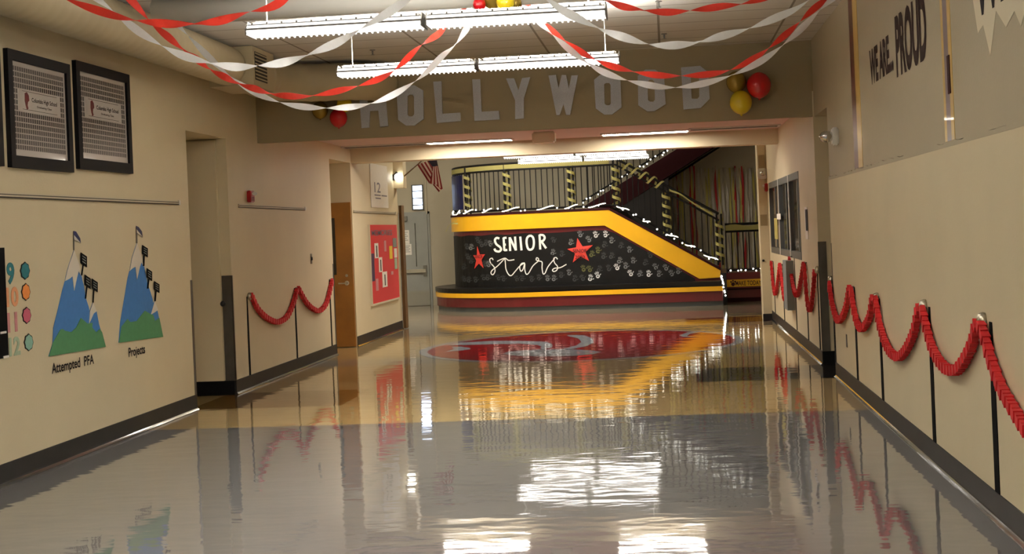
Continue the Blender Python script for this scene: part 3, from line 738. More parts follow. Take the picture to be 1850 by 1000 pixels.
# paper mountains
def mpoly(bm, pts, d0, th): prism(bm, [lw(x, y, d0) for x, y in pts], (th, 0, 0))
ZA = lambda pts: [(x / 3.45, 400 + y / 3.45) for x, y in pts]
ZB = lambda pts: [(x / 2.5646, 330 + y / 2.5641) for x, y in pts]
def mountain(Z, body, snow, snow2, green, pole, flag, signs, label):
    q = lw(*Z([body[0]])[0]); t = thing('paper_mountain', (XL, q.y, q.z), label, 'wall decoration', 'paper mountains on the left wall')
    for n, pts, d, mt in (('mountain_body', body, .001, 'blue_paper'), ('snow_cap', snow, .004, 'snow_paper'), ('snow_cap', snow2, .004, 'snow_paper'), ('green_foothill', green, .0045, 'green_paper')):
        bm = nb(); mpoly(bm, Z(pts), d, .003); obj(n, bm, mt, t)
    bm = nb(); (x, y), (x2, y2) = pole; mpoly(bm, Z([(x - 3, y), (x + 3, y), (x2 + 3, y2), (x2 - 3, y2)]), .001, .004); pl = obj('flag_pole', bm, 'guard_metal', t)
    bm = nb(); mpoly(bm, Z(flag), .003, .003); obj('flag', bm, 'navy', pl)
    bm = nb(); f = Z(flag); m0 = [((f[0][0] + f[-1][0]) / 2, (f[0][1] + f[-1][1]) / 2), ((f[1][0] + f[2][0]) / 2, (f[1][1] + f[2][1]) / 2), f[2], f[3]]
    mpoly(bm, [f[-1], m0[0], f[3]], .0065, .001); obj('flag_stripe', bm, 'snow_paper', pl)
    for (r, p) in signs:
        bm = nb(); x0, y0, x1, y1 = r; sl = (y1 - y0) * .28
        mpoly(bm, Z([(p[0] - 3, p[1]), (p[0] + 3, p[1]), (p[2] + 3, p[3]), (p[2] - 3, p[3])]), .005, .004); po = obj('sign_post', bm, 'black', t)
        bm = nb(); mpoly(bm, Z([(x0, y0), (x1, y0 + sl), (x1, y1), (x0, y1 - sl)]), .0065, .004); sg = obj('sign', bm, 'black', t)
        bm = nb(); hh = (y1 - y0) - sl
        for k in range(3):
            yy = y0 + hh * (.2 + .25 * k)
            quad(bm, [lw(*Z([c])[0], .0112) for c in ((x0 + (x1 - x0) * .2, yy + sl * .2), (x1 - (x1 - x0) * .2, yy + sl * .8), (x1 - (x1 - x0) * .2, yy + sl * .8 + hh * .09), (x0 + (x1 - x0) * .2, yy + sl * .2 + hh * .09))])
        obj('sign_writing', bm, 'card_grey', sg)
mountain(ZA, [(300, 840), (325, 760), (330, 660), (360, 540), (385, 430), (402, 370), (415, 310), (430, 260), (458, 178), (490, 270), (500, 320), (520, 400), (530, 470), (550, 530), (556, 560), (575, 505), (600, 560), (615, 640), (630, 690), (655, 780)],
    [(458, 178), (490, 270), (500, 335), (495, 325), (486, 308), (475, 350), (458, 430), (448, 340), (430, 355), (402, 370), (415, 310), (430, 260)],
    [(575, 505), (598, 558), (580, 572), (552, 635), (556, 560)],
    [(300, 840), (325, 755), (372, 672), (385, 668), (400, 680), (440, 688), (470, 660), (500, 600), (540, 635), (572, 630), (570, 660), (595, 690), (618, 668), (632, 690), (655, 780)],
    ((458, 178), (457, 60)), [(455, 58), (470, 62), (496, 105), (500, 135), (480, 122), (458, 112)],
    [((497, 192, 535, 285), (514, 265, 504, 335)), ((522, 330, 558, 420), (537, 400, 528, 480)), ((567, 355, 602, 440), (580, 420, 575, 505))],
    'larger blue paper mountain above the caption about attempts, three black signs')
mountain(ZB, [(548, 740), (555, 650), (570, 560), (590, 440), (600, 400), (610, 345), (632, 280), (655, 350), (665, 380), (680, 460), (705, 535), (708, 558), (714, 548), (730, 600), (753, 713)],
    [(632, 280), (655, 350), (663, 388), (652, 368), (645, 390), (632, 447), (625, 388), (612, 395), (598, 408), (610, 345)],
    [(714, 548), (730, 588), (716, 598), (697, 610)],
    [(548, 740), (560, 665), (588, 630), (600, 645), (630, 640), (668, 592), (690, 605), (707, 612), (715, 640), (735, 625), (753, 713)],
    ((632, 280), (631, 205)), [(628, 199), (640, 205), (655, 225), (659, 252), (645, 242), (631, 232)],
    [((655, 288, 680, 345), (664, 335, 662, 385)), ((676, 395, 700, 455), (685, 445, 681, 490)), ((710, 455, 734, 510), (719, 500, 715, 548))],
    'smaller blue paper mountain nearer the beige door, above the second caption')
def wall_text(s, px0, px1, ztop_px, zbot_px, mat, label, spans):
    a = lw(*zbot_px); c = lw(*ztop_px); y0 = lw(px0, zbot_px[1]).y; y1 = lw(px1, zbot_px[1]).y; hgt = c.z - a.z
    t = thing('wall_lettering', (XL, y0, a.z), label, 'lettering')
    for sp_ in spans:
        bm = nb(); text(bm, s, lambda u, v: (XL + .003, y0 + (y1 - y0) * u, a.z + hgt * v), bold=.02, span=sp_); obj('word', bm, mat, t)
wall_text('Attempted  PFA', 93, 170, (95, 655), (95, 674), 'ink', 'dark caption lettering under the larger paper mountain', ((-1, .7), (.7, 2)))
wall_text('Projects', 232, 262, (233, 627), (233, 644), 'ink', 'dark caption lettering under the smaller paper mountain', ((-1, 2),))
for (s_, x0, y0, x1, y1, mt, cname) in (('9', 43, 255, 84, 383, 'teal', 'teal'), ('10', 40, 410, 110, 528, 'peach', 'orange'), ('11', 46, 567, 103, 688, 'rose', 'pink'), ('12', 58, 722, 122, 836, 'sage', 'pale green')):
    a = lw(*ZA([(x0, y1)])[0]); b = lw(*ZA([(x1, y0)])[0]); top = lw(*ZA([(x0, y0)])[0])
    t = thing('paper_number', (XL, a.y, a.z), '%s paper number %s on the wall left of the larger mountain' % (cname, s_), 'number', 'paper numbers')
    for sp_ in (((-1, 2),) if len(s_) == 1 else ((-1, .46), (.46, 2))):
        bm = nb(); text(bm, s_, lambda u, v: (XL + .004, a.y + (b.y - a.y) * u, a.z + (top.z - a.z) * v), bold=.035, span=sp_)
        r_ = bmesh.ops.extrude_face_region(bm, geom=bm.faces[:]); bmesh.ops.translate(bm, verts=[v for v in r_['geom'] if isinstance(v, bmesh.types.BMVert)], vec=(-.003, 0, 0)); obj('digit', bm, mt, t)
for (cx, cy, rx, ry, mt, cname) in ((153, 306, 29, 53, 'teal', 'teal'), (158, 438, 27, 52, 'orange', 'orange'), (163, 584, 27, 50, 'pink', 'pink'), (176, 752, 28, 52, 'seafoam', 'pale green')):
    base = lw(*ZA([(cx, cy + ry)])[0]); t = thing('paper_paw', (XL, base.y, base.z), '%s paper paw cutout beside the %s number' % (cname, cname), 'wall decoration', 'paper paws')
    out = []
    for k in range(28):
        a = 2 * PI * k / 28; rr = 1 + .07 * math.cos(8 * a); out.append((cx + rx * rr * math.cos(a), cy + ry * rr * math.sin(a) * (.98 if abs(math.cos(a)) > .5 else 1)))
    bm = nb(); mpoly(bm, ZA(out), .001, .003); obj('paw_outline', bm, 'ink', t)
    bm = nb(); mpoly(bm, ZA([(cx + (x - cx) * .84, cy + (y - cy) * .88) for x, y in out]), .0045, .002); obj('paw_pad', bm, mt, t)
# fire alarm, switch plate
def alarm(p, n, w_, h_, label):
    """p centre on wall, n outward normal along +-X"""
    s = 1 if n > 0 else -1; t = thing('fire_alarm', p, label, 'fire alarm', 'fire alarms')
    bm = nb(); box(bm, min(p.x, p.x + s * .05), max(p.x, p.x + s * .05), p.y - w_ / 2, p.y + w_ / 2, p.z - h_ / 2, p.z + h_ / 2); bmesh.ops.bevel(bm, geom=bm.edges[:], offset=.008, segments=2, affect='EDGES'); obj('alarm_body', bm, 'alarm_red', t)
    bm = nb(); c = p.x + s * .05; box(bm, min(c, c + s * .04), max(c, c + s * .04), p.y - w_ * .3, p.y + w_ * .3, p.z + h_ * .08, p.z + h_ * .38); bmesh.ops.bevel(bm, geom=bm.edges[:], offset=.01, segments=2, affect='EDGES'); obj('strobe_lens', bm, 'strobe', t)
    bm = nb()
    for k in range(4): box(bm, min(c, c + s * .004), max(c, c + s * .004), p.y - w_ * .3, p.y + w_ * .3, p.z - h_ * (.1 + .09 * k), p.z - h_ * (.06 + .09 * k))
    obj('horn_grille', bm, 'maroon_dark', t)
alarm(lw(449, 355), 1, .15, .13, 'red fire alarm with a white strobe above the tack strip on the left wall')
p = onX(1390.5, 337, XR); alarm(Vector((1.5, RE + .0, p.z)) if False else Vector((XR, RE - .12, p.z)), -1, .15, .13, 'red fire alarm at the far end of the right wall by the long window')
p = lw(562, 467); bm = nb(); lrect(bm, p.y - .035, p.y + .035, p.z - .065, p.z + .065, 0, .008); t = thing('switch_plate', p, 'metal switch plate on the left wall above the garland', 'switch plate')
bm.free(); bm = nb(); lrect(bm, p.y - .035, p.y + .035, p.z - .065, p.z + .065, 0, .008); obj('plate', bm, 'grey_metal', t); bm = nb(); lrect(bm, p.y - .008, p.y + .008, p.z - .02, p.z + .02, .008, .02); obj('toggle', bm, 'vent_dark', t)
# red bulletin board
c = [lw(665, 408), lw(714.5, 404), lw(718.5, 537), lw(669, 549)]
y0, y1 = c[0].y, c[1].y; z1 = (c[0].z + c[1].z) / 2; z0 = (c[2].z + c[3].z) / 2
t = thing('bulletin_board', (XL, (y0 + y1) / 2, z0), 'red paper bulletin board on the left wall before the steel door', 'bulletin board')
bm = nb(); lrect(bm, y0, y1, z0, z1, 0, .02); bd = obj('board', bm, 'board_red', t)
bm = nb(); lrect(bm, y0 - .03, y0, z0 - .03, z1, 0, .03); lrect(bm, y0, y1, z0 - .03, z0, 0, .03); obj('board_edge', bm, 'pale_paint', t)
bm = nb(); text(bm, 'MEMORIES', lambda u, v: (XL + .023, y0 + (y1 - y0) * (.06 + .74 * u), z1 - .17 + .09 * v)); obj('title_lettering', bm, 'ink_grey', bd)
ZC = lambda x, y: (640 + x / 5.878, 390 + y / 5.882)
CARDS = [('upper white card on the red board', 'white_paper', 198, 290, 244, 445), ('middle white card on the red board', 'white_paper', 244, 440, 286, 592), ('lowest white card on the red board', 'white_paper', 282, 595, 338, 748),
         ('dark purple paper at the left of the red board', 'purple_dark', 160, 400, 205, 690), ('small pink card at the top of the red board', 'rose', 300, 262, 326, 375), ('yellow card at the right of the red board', 'card_yellow', 356, 320, 392, 452),
         ('grey photo at the upper right of the red board', 'card_grey', 394, 235, 436, 330), ('white ribbon paper at the right edge of the red board', 'white_paper', 408, 345, 440, 440), ('green edged paper below the white ribbon on the red board', 'sage', 412, 450, 444, 560),
         ('small pale pink note low on the right of the red board', 'rose', 376, 588, 400, 620), ('pink lettered note low on the left of the red board', 'rose', 212, 668, 244, 790)]
for lab, mt, x0, y0_, x1, y1_ in CARDS:
    a = lw(*ZC(x0, y0_)); b = lw(*ZC(x1, y1_)); q = thing('pinned_card', (XL + .02, a.y, b.z), lab, 'card', 'cards pinned to the red board')
    bm = nb(); lrect(bm, a.y, b.y, b.z + .0, a.z, .0205, .026); obj('card', bm, mt, q)
    if mt == 'white_paper' and x0 < 300:
        bm = nb(); cy = (a.y + b.y) / 2; cz = (a.z + b.z) / 2; lrect(bm, cy - .035, cy + .035, cz - .1, cz + .08, .026, .028); obj('dark_print', bm, 'ink', q)
# poster with the number 12
c = [lw(667, 294), lw(698, 297), lw(701, 374), lw(671, 374)]
t = thing('paper_poster', (XL, c[3].y, c[3].z), 'white paper poster with a big number, above the red bulletin board', 'poster')
y0, y1, z0, z1 = c[0].y, c[1].y, c[3].z, c[0].z
bm = nb(); lrect(bm, y0, y1, z0, z1, .002, .008); obj('sheet', bm, 'white_paper', t)
bm = nb(); text(bm, '12', lambda u, v: (XL + .009, y0 + (y1 - y0) * (.2 + .35 * u), z0 + (z1 - z0) * (.35 + .24 * v)))
for k, (u0, u1) in enumerate(((.2, .55), (.25, .55), (.6, .92))):
    q = z0 + (z1 - z0) * (.27 - .07 * (k % 2)); lrect(bm, y0 + (y1 - y0) * u0, y0 + (y1 - y0) * u1, q, q + .02, .008, .0095)
obj('lettering', bm, 'ink_grey', t)

# ================================================================== ROPE POSTS AND RED PAPER GARLANDS
def post(side, top, bot, label, cap=True, wpx=5, cat='paper post'):
    x = XL if side < 0 else XR; s = 1 if side < 0 else -1
    a = onX(top[0], top[1], x); b = onX(bot[0], bot[1], x); yc = b.y; wd = .065 if side < 0 else .115
    t = thing('rope_post', (x, yc, b.z), label, cat, 'paper rope posts on the %s wall' % ('left' if side < 0 else 'right'))
    bm = nb(); n = 8
    L = [(yc + (a.y - b.y) * 0 + random.uniform(-.004, .004) - wd / 2 * (.5 + .5 * min(1, 2.2 * (1 - k / n))), b.z + (a.z - b.z) * k / n) for k in range(n + 1)]
    Rr = [(yc + random.uniform(-.004, .004) + wd / 2 * (.5 + .5 * min(1, 2.2 * (1 - k / n))), b.z + (a.z - b.z) * k / n) for k in range(n + 1)]
    prism(bm, [(x, p, q) for p, q in L] + [(x, p, q) for p, q in Rr[::-1]], (s * .004, 0, 0)); obj('black_strip', bm, 'black', t)
    if cap:
        bm = nb(); lathe(bm, [(.042, 0), (.044, s * .012), (.036, s * .035), (.004, s * .045)], (x, a.y, a.z), 'x', 18); obj('silver_cap', bm, 'silver_cap', t, smooth=True)
    else:
        bm = nb(); lathe(bm, [(.008, 0), (.008, s * .03), (.003, s * .031)], (x, a.y, a.z), 'x', 8); obj('hook', bm, 'grey_metal', t)
def garland(side, ctrl, label, wd=.058):
    x = XL if side < 0 else XR; s = 1 if side < 0 else -1
    P = [onX(px, py, x) for px, py in ctrl]
    for i, p in enumerate(P): p.x += s * .034
    pts = resample(smooth_path(P, 12), .046); bm = nb()
    for i, (p, (t_, sd, u)) in enumerate(zip(pts, frames_along(pts))):
        out = Vector((s, 0, 0)); ac = t_.cross(out).normalized(); tilt = random.uniform(-.07, .07); e_ = .002 if i % 2 else -.002
        t2 = (t_ + ac * tilt).normalized(); ac2 = t2.cross(out).normalized()
        h0, h1 = wd / 2 * 1.05, wd / 2 * .84; d0, d1 = .022 + e_, .017 + e_; L2 = .027
        A = [p - t2 * L2 + ac2 * (e * h0) + out * (f * d0) for e, f in ((-1, -1), (1, -1), (1, 1), (-1, 1))]
        B = [p + t2 * L2 * 1.15 + ac2 * (e * h1) + out * (f * d1) for e, f in ((-1, -1), (1, -1), (1, 1), (-1, 1))]
        va = [bm.verts.new(q) for q in A]; vb = [bm.verts.new(q) for q in B]
        for k in range(4): bm.faces.new((va[k], va[(k + 1) % 4], vb[(k + 1) % 4], vb[k]))
        bm.faces.new(va[::-1]); bm.faces.new(vb)
    return tag(obj('paper_garland', bm, 'red_garland'), label, 'garland', 'red paper garlands on the %s wall' % ('left' if side < 0 else 'right'))
post(-1, (449, 535), (452, 683), 'black paper post with a silver cap nearest the beige door recess')
post(-1, (533, 520), (537.5, 653), 'middle black paper post on the left wall, between both garlands', False)
post(-1, (596.5, 504), (600, 627), 'black paper post on the left wall just before the wooden door', False)
garland(-1, [(449, 535), (462, 560), (480, 576), (497, 581), (514, 571), (526, 545), (532, 522)], 'red folded paper garland on the left wall nearest the beige door')
garland(-1, [(535, 522), (548, 545), (560, 557), (572, 561), (584, 550), (591, 528), (596, 506)], 'red folded paper garland on the left wall beside the wooden door')
post(1, (1780, 578), (1804, 908), 'widest black paper post with a silver cap, nearest on the right wall')
post(1, (1673, 552), (1690, 812), 'black paper post with a silver cap, second from the right edge')
post(1, (1587, 538), (1597, 742), 'black paper post with a silver cap, third from the right edge')
post(1, (1543, 518), (1551, 697), 'black paper post without a cap, fourth from the right edge', False)
post(1, (1503, 505), (1511, 668), 'black paper post with a cap on the near edge of the right recess')
post(1, (1478.5, 487), (1483, 640), 'capped black paper post on the far edge of the right recess')
post(1, (1457.5, 474), (1461.5, 614), 'thin dark post line just beyond the right recess', False)
post(1, (1432, 463), (1440.5, 596), 'black paper post under the long window beside the grey panel', False)
post(1, (1413.5, 477), (1418.5, 588), 'black paper post under the far part of the long window', False)
post(1, (1397, 472), (1401.5, 572), 'farthest black paper post at the end of the right wall', False)
garland(1, [(1900, 800), (1870, 778), (1845, 740), (1822, 700), (1803, 650), (1790, 605), (1782, 585)], 'nearest red paper garland, running off the right edge of the photo')
garland(1, [(1776, 588), (1768, 620), (1752, 652), (1737, 668), (1715, 661), (1695, 630), (1683, 590), (1675, 556)], 'red paper garland between the two nearest posts on the right wall')
garland(1, [(1669, 558), (1660, 600), (1645, 632), (1630, 644), (1612, 628), (1598, 590), (1592, 558), (1588, 538)], 'red paper garland between the second and third posts from the right edge')
garland(1, [(1584, 540), (1579, 570), (1570, 588), (1562, 592), (1554, 578), (1547, 545), (1544, 520)], 'red paper garland between the capless post and the third post on the right wall')
garland(1, [(1541, 522), (1535, 555), (1527, 574), (1519, 577), (1511, 555), (1506, 528), (1504, 510)], 'red paper garland ending at the right recess on its near side')
garland(1, [(1477, 492), (1475, 520), (1471, 552), (1467, 558), (1463, 540), (1460, 505), (1457.5, 476)], 'red paper garland ending at the right recess on its far side')
garland(1, [(1456.5, 478), (1452, 505), (1447, 529), (1442, 531), (1437, 515), (1433, 488), (1430, 466)], 'red paper garland under the near end of the long window')
garland(1, [(1427, 538), (1421, 538), (1418, 520), (1415, 495), (1413.5, 478)], 'short red paper garland beside the grey panel under the long window')
garland(1, [(1412.5, 479), (1409, 510), (1406, 527), (1403, 528), (1400, 510), (1398.5, 490), (1397, 474)], 'farthest red paper garland at the end of the right wall')
a = onX(1427, 466, XR); b = onX(1437, 560, XR)
bm = nb(); box(bm, XR - .1, XR, b.y, a.y, b.z, a.z - .02); tag(obj('wall_panel', bm, 'card_grey'), 'pale grey narrow panel on the right wall behind the far garlands', 'panel')
p = onX(1530, 615, XR); bm = nb(); box(bm, XR - .006, XR, p.y - .03, p.y + .03, p.z - .06, p.z + .06); tag(obj('outlet_plate', bm, 'guard_metal'), 'small dark outlet plate low on the right wall near the recess', 'outlet')

# ================================================================== RIGHT WALL
XU = XR + .012
def stripe(px, bands, label):
    t = None; y = onX(px, 200, XU).y; t = thing('wall_stripe', (XU, y, 2.02), label, 'wall stripe', 'painted stripes on the right wall')
    yy = y
    for wd, mt, nm in bands:
        bm = nb(); box(bm, XU - .003, XU, yy - wd, yy, 2.02, CZ); obj(nm, bm, mt, t); yy -= wd
stripe(1540.5, [(.27, 'tape_maroon', 'dark_band'), (.27, 'tape_yellow', 'yellow_band')], 'maroon and yellow vertical stripe on the right wall left of the lettering')
stripe(1706.5, [(.07, 'tape_yellow', 'yellow_band'), (.13, 'tape_purple', 'dark_band'), (.09, 'tape_yellow', 'yellow_band')], 'yellow edged dark vertical stripe on the right wall right of the lettering')
p = onX(1715, 138, XU); bm = nb(); box(bm, XU - .008, XU - .003, p.y - .05, p.y + .02, p.z - .1, p.z + .12); tag(obj('dark_patch', bm, 'maroon_dark'), 'small dark maroon patch stuck on the right vertical stripe', 'patch')
def rtext(s, x0, x1, top, bot, mat, label):
    a = onX(x0, bot[0], XU); b = onX(x1, bot[1], XU); c = onX(x0, top, XU); bm = nb()
    text(bm, s, lambda u, v: (XU - .002, a.y + (b.y - a.y) * u, a.z + (c.z - a.z) * v), bold=.045); return tag(obj('wall_lettering', bm, mat), label, 'lettering')
rtext('WE ARE...', 1573, 1615, 90, (151, 125), 'paint_brown', 'first, smaller dark words painted on the right wall, with trailing dots')
rtext('PROUD', 1620.5, 1676, 27, (134, 104), 'paint_brown', 'tall dark word painted on the right wall between the two stripes')
t = thing('painted_emblem', (XU, 8, 2.5), 'pale jagged painted shape with dark letters at the top right corner', 'wall painting')
Z8 = lambda pts: [onX(1560 + x / 3.334, y / 3.333, XU - .001) for x, y in pts]
J = Z8([(640, -120), (660, 0), (690, 200), (722, 150), (765, 335), (800, 65), (860, 165), (910, 65), (950, 160), (975, 60), (1020, 150), (1060, 40), (1110, 120), (1150, -10)])
bm = nb(); prism(bm, J + [Vector((XU - .001, J[-1].y, 3.45)), Vector((XU - .001, J[0].y, 3.45))], (-.001, 0, 0)); obj('splash', bm, 'paint_splash', t)
a = onX(1761, 25, XU - .003); yb_ = onX(1850, -10, XU).y - .9
bm = nb(); text(bm, 'WE ARE', lambda u, v: (XU - .003, a.y + (yb_ - a.y) * u, a.z + .42 * v), bold=.05); obj('lettering', bm, 'paint_charcoal', t)
# emergency lights
def emergency(p, n, label, r=.07):
    t = thing('emergency_light', p, label, 'emergency light', 'emergency lights'); bm = nb(); n = Vector(n); up = Vector((0, 0, 1)); sd = n.cross(up)
    q = [(-.07, -.085), (.07, -.085), (.08, 0), (.07, .085), (-.07, .085), (-.08, 0)]
    prism(bm, [p + sd * a + up * b for a, b in q], n * .06); bmesh.ops.bevel(bm, geom=bm.edges[:], offset=.014, segments=2, affect='EDGES'); obj('housing', bm, 'white_metal', t)
    bm = nb(); c = p + n * .11 + Vector((0, -.02, 0)); sphere(bm, c, r, 1, .8); obj('lamp_head', bm, 'chrome', t, smooth=True)
    bm = nb(); tube(bm, [p + n * .05, p + n * .09], .025, 12); obj('neck', bm, 'dark_metal', t)
p = onX(1512, 246, XR); emergency(Vector((XU, p.y, p.z)), (-1, 0, 0), 'chrome emergency lamp on the right wall beside the recess')
p = onX(1393, 313, XR); emergency(Vector((1.57, RE, onY(1389, 313, RE).z)), (0, -1, 0), 'small emergency lamp on the far pilaster above the fire alarm', .05)
p = onY(1389, 397, RE); bm = nb(); box(bm, 1.51, 1.62, RE - .006, RE, p.z - .09, p.z + .09); tag(obj('wall_sign', bm, 'header_paint'), 'small square brown sign on the far pilaster', 'sign')
a = onY(1381, 280, RE); b = onY(1391, 303, RE); bm = nb(); box(bm, 1.52, 1.61, RE - .02, RE, b.z, a.z); tag(obj('wall_sign', bm, 'header_paint'), 'tall brown plate high on the far pilaster above the lamp', 'sign')
p = onY(1388, 470, RE); bm = nb(); lathe(bm, [(.02, 0), (.02, -.04), (.003, -.041)], (1.53, RE, p.z), 'y', 10); tag(obj('door_stop', bm, 'dark_metal'), 'small dark round stop on the far pilaster at hand height', 'door stop')

# ================================================================== FLOOR EMBLEM
def fl(x, y, z=.002): p = onZ(x, y, 0); return Vector((p.x, p.y, z))
t = thing('floor_emblem', (-1.25, 20.4, 0), 'round maroon emblem with grey swooshes laid in the glossy floor', 'floor emblem')
EC = (-1.25, 20.7)
bm = nb(); bm.faces.new([bm.verts.new((EC[0] + 2.24 * math.cos(2 * PI * k / 64), EC[1] + 2.64 * math.sin(2 * PI * k / 64), .0012)) for k in range(64)]); obj('grey_border', bm, 'emblem_grey', t)
bm = nb(); bm.faces.new([bm.verts.new((EC[0] + 2.12 * math.cos(2 * PI * k / 64), EC[1] + 2.5 * math.sin(2 * PI * k / 64), .002)) for k in range(64)]); obj('maroon_field', bm, 'emblem_maroon', t)
E1 = lambda pts: [fl(760 + x / 5.441, 555 + y / 5.441, .0028) for x, y in pts]; E2 = lambda pts: [fl(1080 + x / 5.441, 555 + y / 5.441, .0028) for x, y in pts]
for P in (E1([(1440, 272), (1600, 272), (1690, 305), (1700, 350), (1620, 385), (1440, 418), (1400, 405), (1530, 375), (1580, 340), (1550, 305), (1440, 282)]),
          E1([(390, 345), (700, 330), (1000, 330), (1230, 337), (1300, 365), (1290, 395), (1200, 412), (1170, 400), (1190, 385), (1150, 370), (1000, 358), (700, 362), (420, 372), (250, 372)]),
          E1([(810, 455), (860, 435), (1000, 425), (1200, 412), (1500, 412), (1700, 425), (1775, 437), (1700, 460), (1500, 478), (1200, 482), (1000, 478), (870, 470)]),
          E1([(400, 385), (480, 400), (490, 412), (400, 425), (250, 436), (330, 410), (300, 390)]),
          E2([(800, 275), (880, 245), (1000, 230), (1150, 236), (1000, 244), (900, 262), (880, 285), (1010, 292), (850, 292)])):
    bm = nb(); bm.faces.new([bm.verts.new(p) for p in P]); obj('grey_swoosh', bm, 'emblem_grey', t)

# ================================================================== STAIR, BENCH, BANNER
P0 = Vector((1.02, 29.25, 0)); AL = math.radians(6)
D_ = Vector((-math.cos(AL), math.sin(AL), 0)); N_ = Vector((math.sin(AL), math.cos(AL), 0))
SC, TC = 3.8, 2.5                       # arc centre
def LW(s, t, z): return P0 + D_ * s + N_ * t + Vector((0, 0, z))
def SP(x, y, t):
    d = ray(x, y); k = (t - (EYEV - P0).dot(N_)) / d.dot(N_); p = EYEV + d * k; return ((p - P0).dot(D_), p.z)
def on_drum(x, y, t):
    """point of the drum face (front plane at depth t, rounded at its left end) seen at pixel x, y"""
    s, z = SP(x, y, t)
    if s <= SC: return LW(s, t, z)
    d = ray(x, y); o = EYEV - P0
    ox, oy = o.dot(D_) - SC, o.dot(N_) - TC; dx, dy = d.dot(D_), d.dot(N_); R = TC - t
    A = dx * dx + dy * dy; B = 2 * (ox * dx + oy * dy); Cc = ox * ox + oy * oy - R * R; disc = B * B - 4 * A * Cc
    k = (-B - math.sqrt(max(disc, 0))) / (2 * A); return EYEV + d * k
def plan(t, s0=0.0, phimax=1.9, ds=.25, dphi=.07):
    R = TC - t; pts = [(s0 + (SC - s0) * k / max(1, int((SC - s0) / ds)), t) for k in range(int((SC - s0) / ds) + 1)] if s0 < SC else []
    n = int(phimax / dphi); pts += [(SC + R * math.sin(phimax * k / n), TC - R * math.cos(phimax * k / n)) for k in range(1, n + 1)]
    return pts
def band(bm, t_out, t_in, z0, z1, s0=0.0, phimax=1.9):
    a = plan(t_out, s0, phimax); b = plan(t_in, s0, phimax); V = []
    for (s, t_), (s2, t2) in zip(a, b): V.append([bm.verts.new(LW(s, t_, z0)), bm.verts.new(LW(s, t_, z1)), bm.verts.new(LW(s2, t2, z1)), bm.verts.new(LW(s2, t2, z0))])
    for p, q in zip(V, V[1:]):
        for k in range(4): bm.faces.new((p[k], p[(k + 1) % 4], q[(k + 1) % 4], q[k]))
    bm.faces.new(V[0][::-1]); bm.faces.new(V[-1])
TD = .42           # drum face depth behind the bench front
t = thing('curved_bench', LW(2, 0, 0), 'long curved maroon bench with a black seat and yellow band around the stair', 'bench')
bm = nb(); band(bm, .03, TD, 0, .09); obj('kick_base', bm, 'kick_grey', t)
bm = nb(); band(bm, .0, TD, .09, .285); obj('bench_face', bm, 'maroon', t)
bm = nb(); band(bm, -.025, TD, .285, .375); obj('yellow_band', bm, 'yellow_paint', t)
bm = nb(); band(bm, .02, TD, .375, .405); band(bm, -.03, TD, .405, .475); obj('seat', bm, 'seat_black', t)
# stair body
st = thing('staircase', LW(2, 1.2, 0), 'maroon and yellow staircase with a rounded landing and black railings', 'staircase')
LZ = 1.93
b1 = SP(1100, 378, TD); b2 = SP(1302, 488, TD); b3 = SP(1301, 500.5, TD); b4 = SP(1264, 503, TD); b5 = SP(1093, 407, TD)
s_l = b1[0]
bm = nb(); band(bm, TD, TD + .25, .0, LZ - .02, s_l); prism(bm, [LW(s, TD, z) for s, z in ((s_l, 0), (s_l, LZ - .02), (b2[0] + .03, b2[1] - .02), (b2[0] + .03, 0))], N_ * .2); obj('landing_wall', bm, 'maroon', st)
bm = nb(); z_b = b5[1]; band(bm, TD - .05, TD, z_b, b1[1] - .01, b5[0]); 
prism(bm, [LW(s, TD - .05, z) for s, z in (b5, (b5[0], b1[1] - .01), (b1[0], b1[1] - .01), b2, b3, b4)], N_ * .05); obj('yellow_stringer', bm, 'yellow_paint', st)
bm = nb(); band(bm, TD - .06, TD + .1, b1[1] - .01, b1[1] + .035, s_l); prism(bm, [LW(s, TD - .06, z) for s, z in ((b1[0], b1[1] - .005), (b1[0], b1[1] + .04), (b2[0], b2[1] + .05), b2)], N_ * .16); obj('dark_capping', bm, 'maroon_dark', st)
bm = nb()
pl = plan(TD + .1, s_l - .02, 1.9); top = [LW(s, q, LZ) for s, q in pl] + [LW(s_l - .02, 4.1, LZ)]
prism(bm, top, (0, 0, -.12)); obj('landing_floor', bm, 'tread', st)
nst = 9
for k in range(nst):
    s1 = s_l - (s_l - .15) * k / nst; s0 = s_l - (s_l - .15) * (k + 1) / nst; zt = LZ - (LZ - .55) * (k + 1) / nst
    bm = nb(); prism(bm, [LW(s, TD + .2, z) for s, z in ((s1, zt), (s0 - .02, zt), (s0 - .02, zt - .05), (s1, zt - .2))], N_ * 1.5); obj('tread', bm, 'tread', st)
# railings: landing (curved) and sloped
RT = TD + .03
rz_top = .96; z0r = b1[1] + .06
sl = (b2[1] - b1[1]) / (b2[0] - b1[0])            # slope of the flight per metre of s (towards the landing)
def rail_pts(z, s0, phimax=1.75, t_=RT): return [LW(s, q, z) for s, q in plan(t_, s0, phimax)]
s_p = SP(1113, 340, RT)[0]
def zs(s): return z0r + (s - s_p) * sl if s < s_p else z0r
s_end = SP(1301, 450, RT)[0]
bm = nb()
for dz, rr in ((rz_top, .026), (rz_top - .13, .02), (.02, .02)):
    path = [LW(s_end, RT, zs(s_end) + dz), LW(s_p, RT, z0r + dz)] + rail_pts(z0r + dz, s_p)[1:]
    tube(bm, path, rr, 10)
rl = obj('railing', bm, 'rail_black', st, smooth=False)
def plan_at(arc_len, t_):       # arc length from s_p along the railing line
    if s_p + arc_len <= SC: return (s_p + arc_len, t_)
    R = TC - t_; ph = (arc_len - (SC - s_p)) / R; return (SC + R * math.sin(ph), TC - R * math.cos(ph))
Ltot = (SC - s_p) + (TC - RT) * 1.75
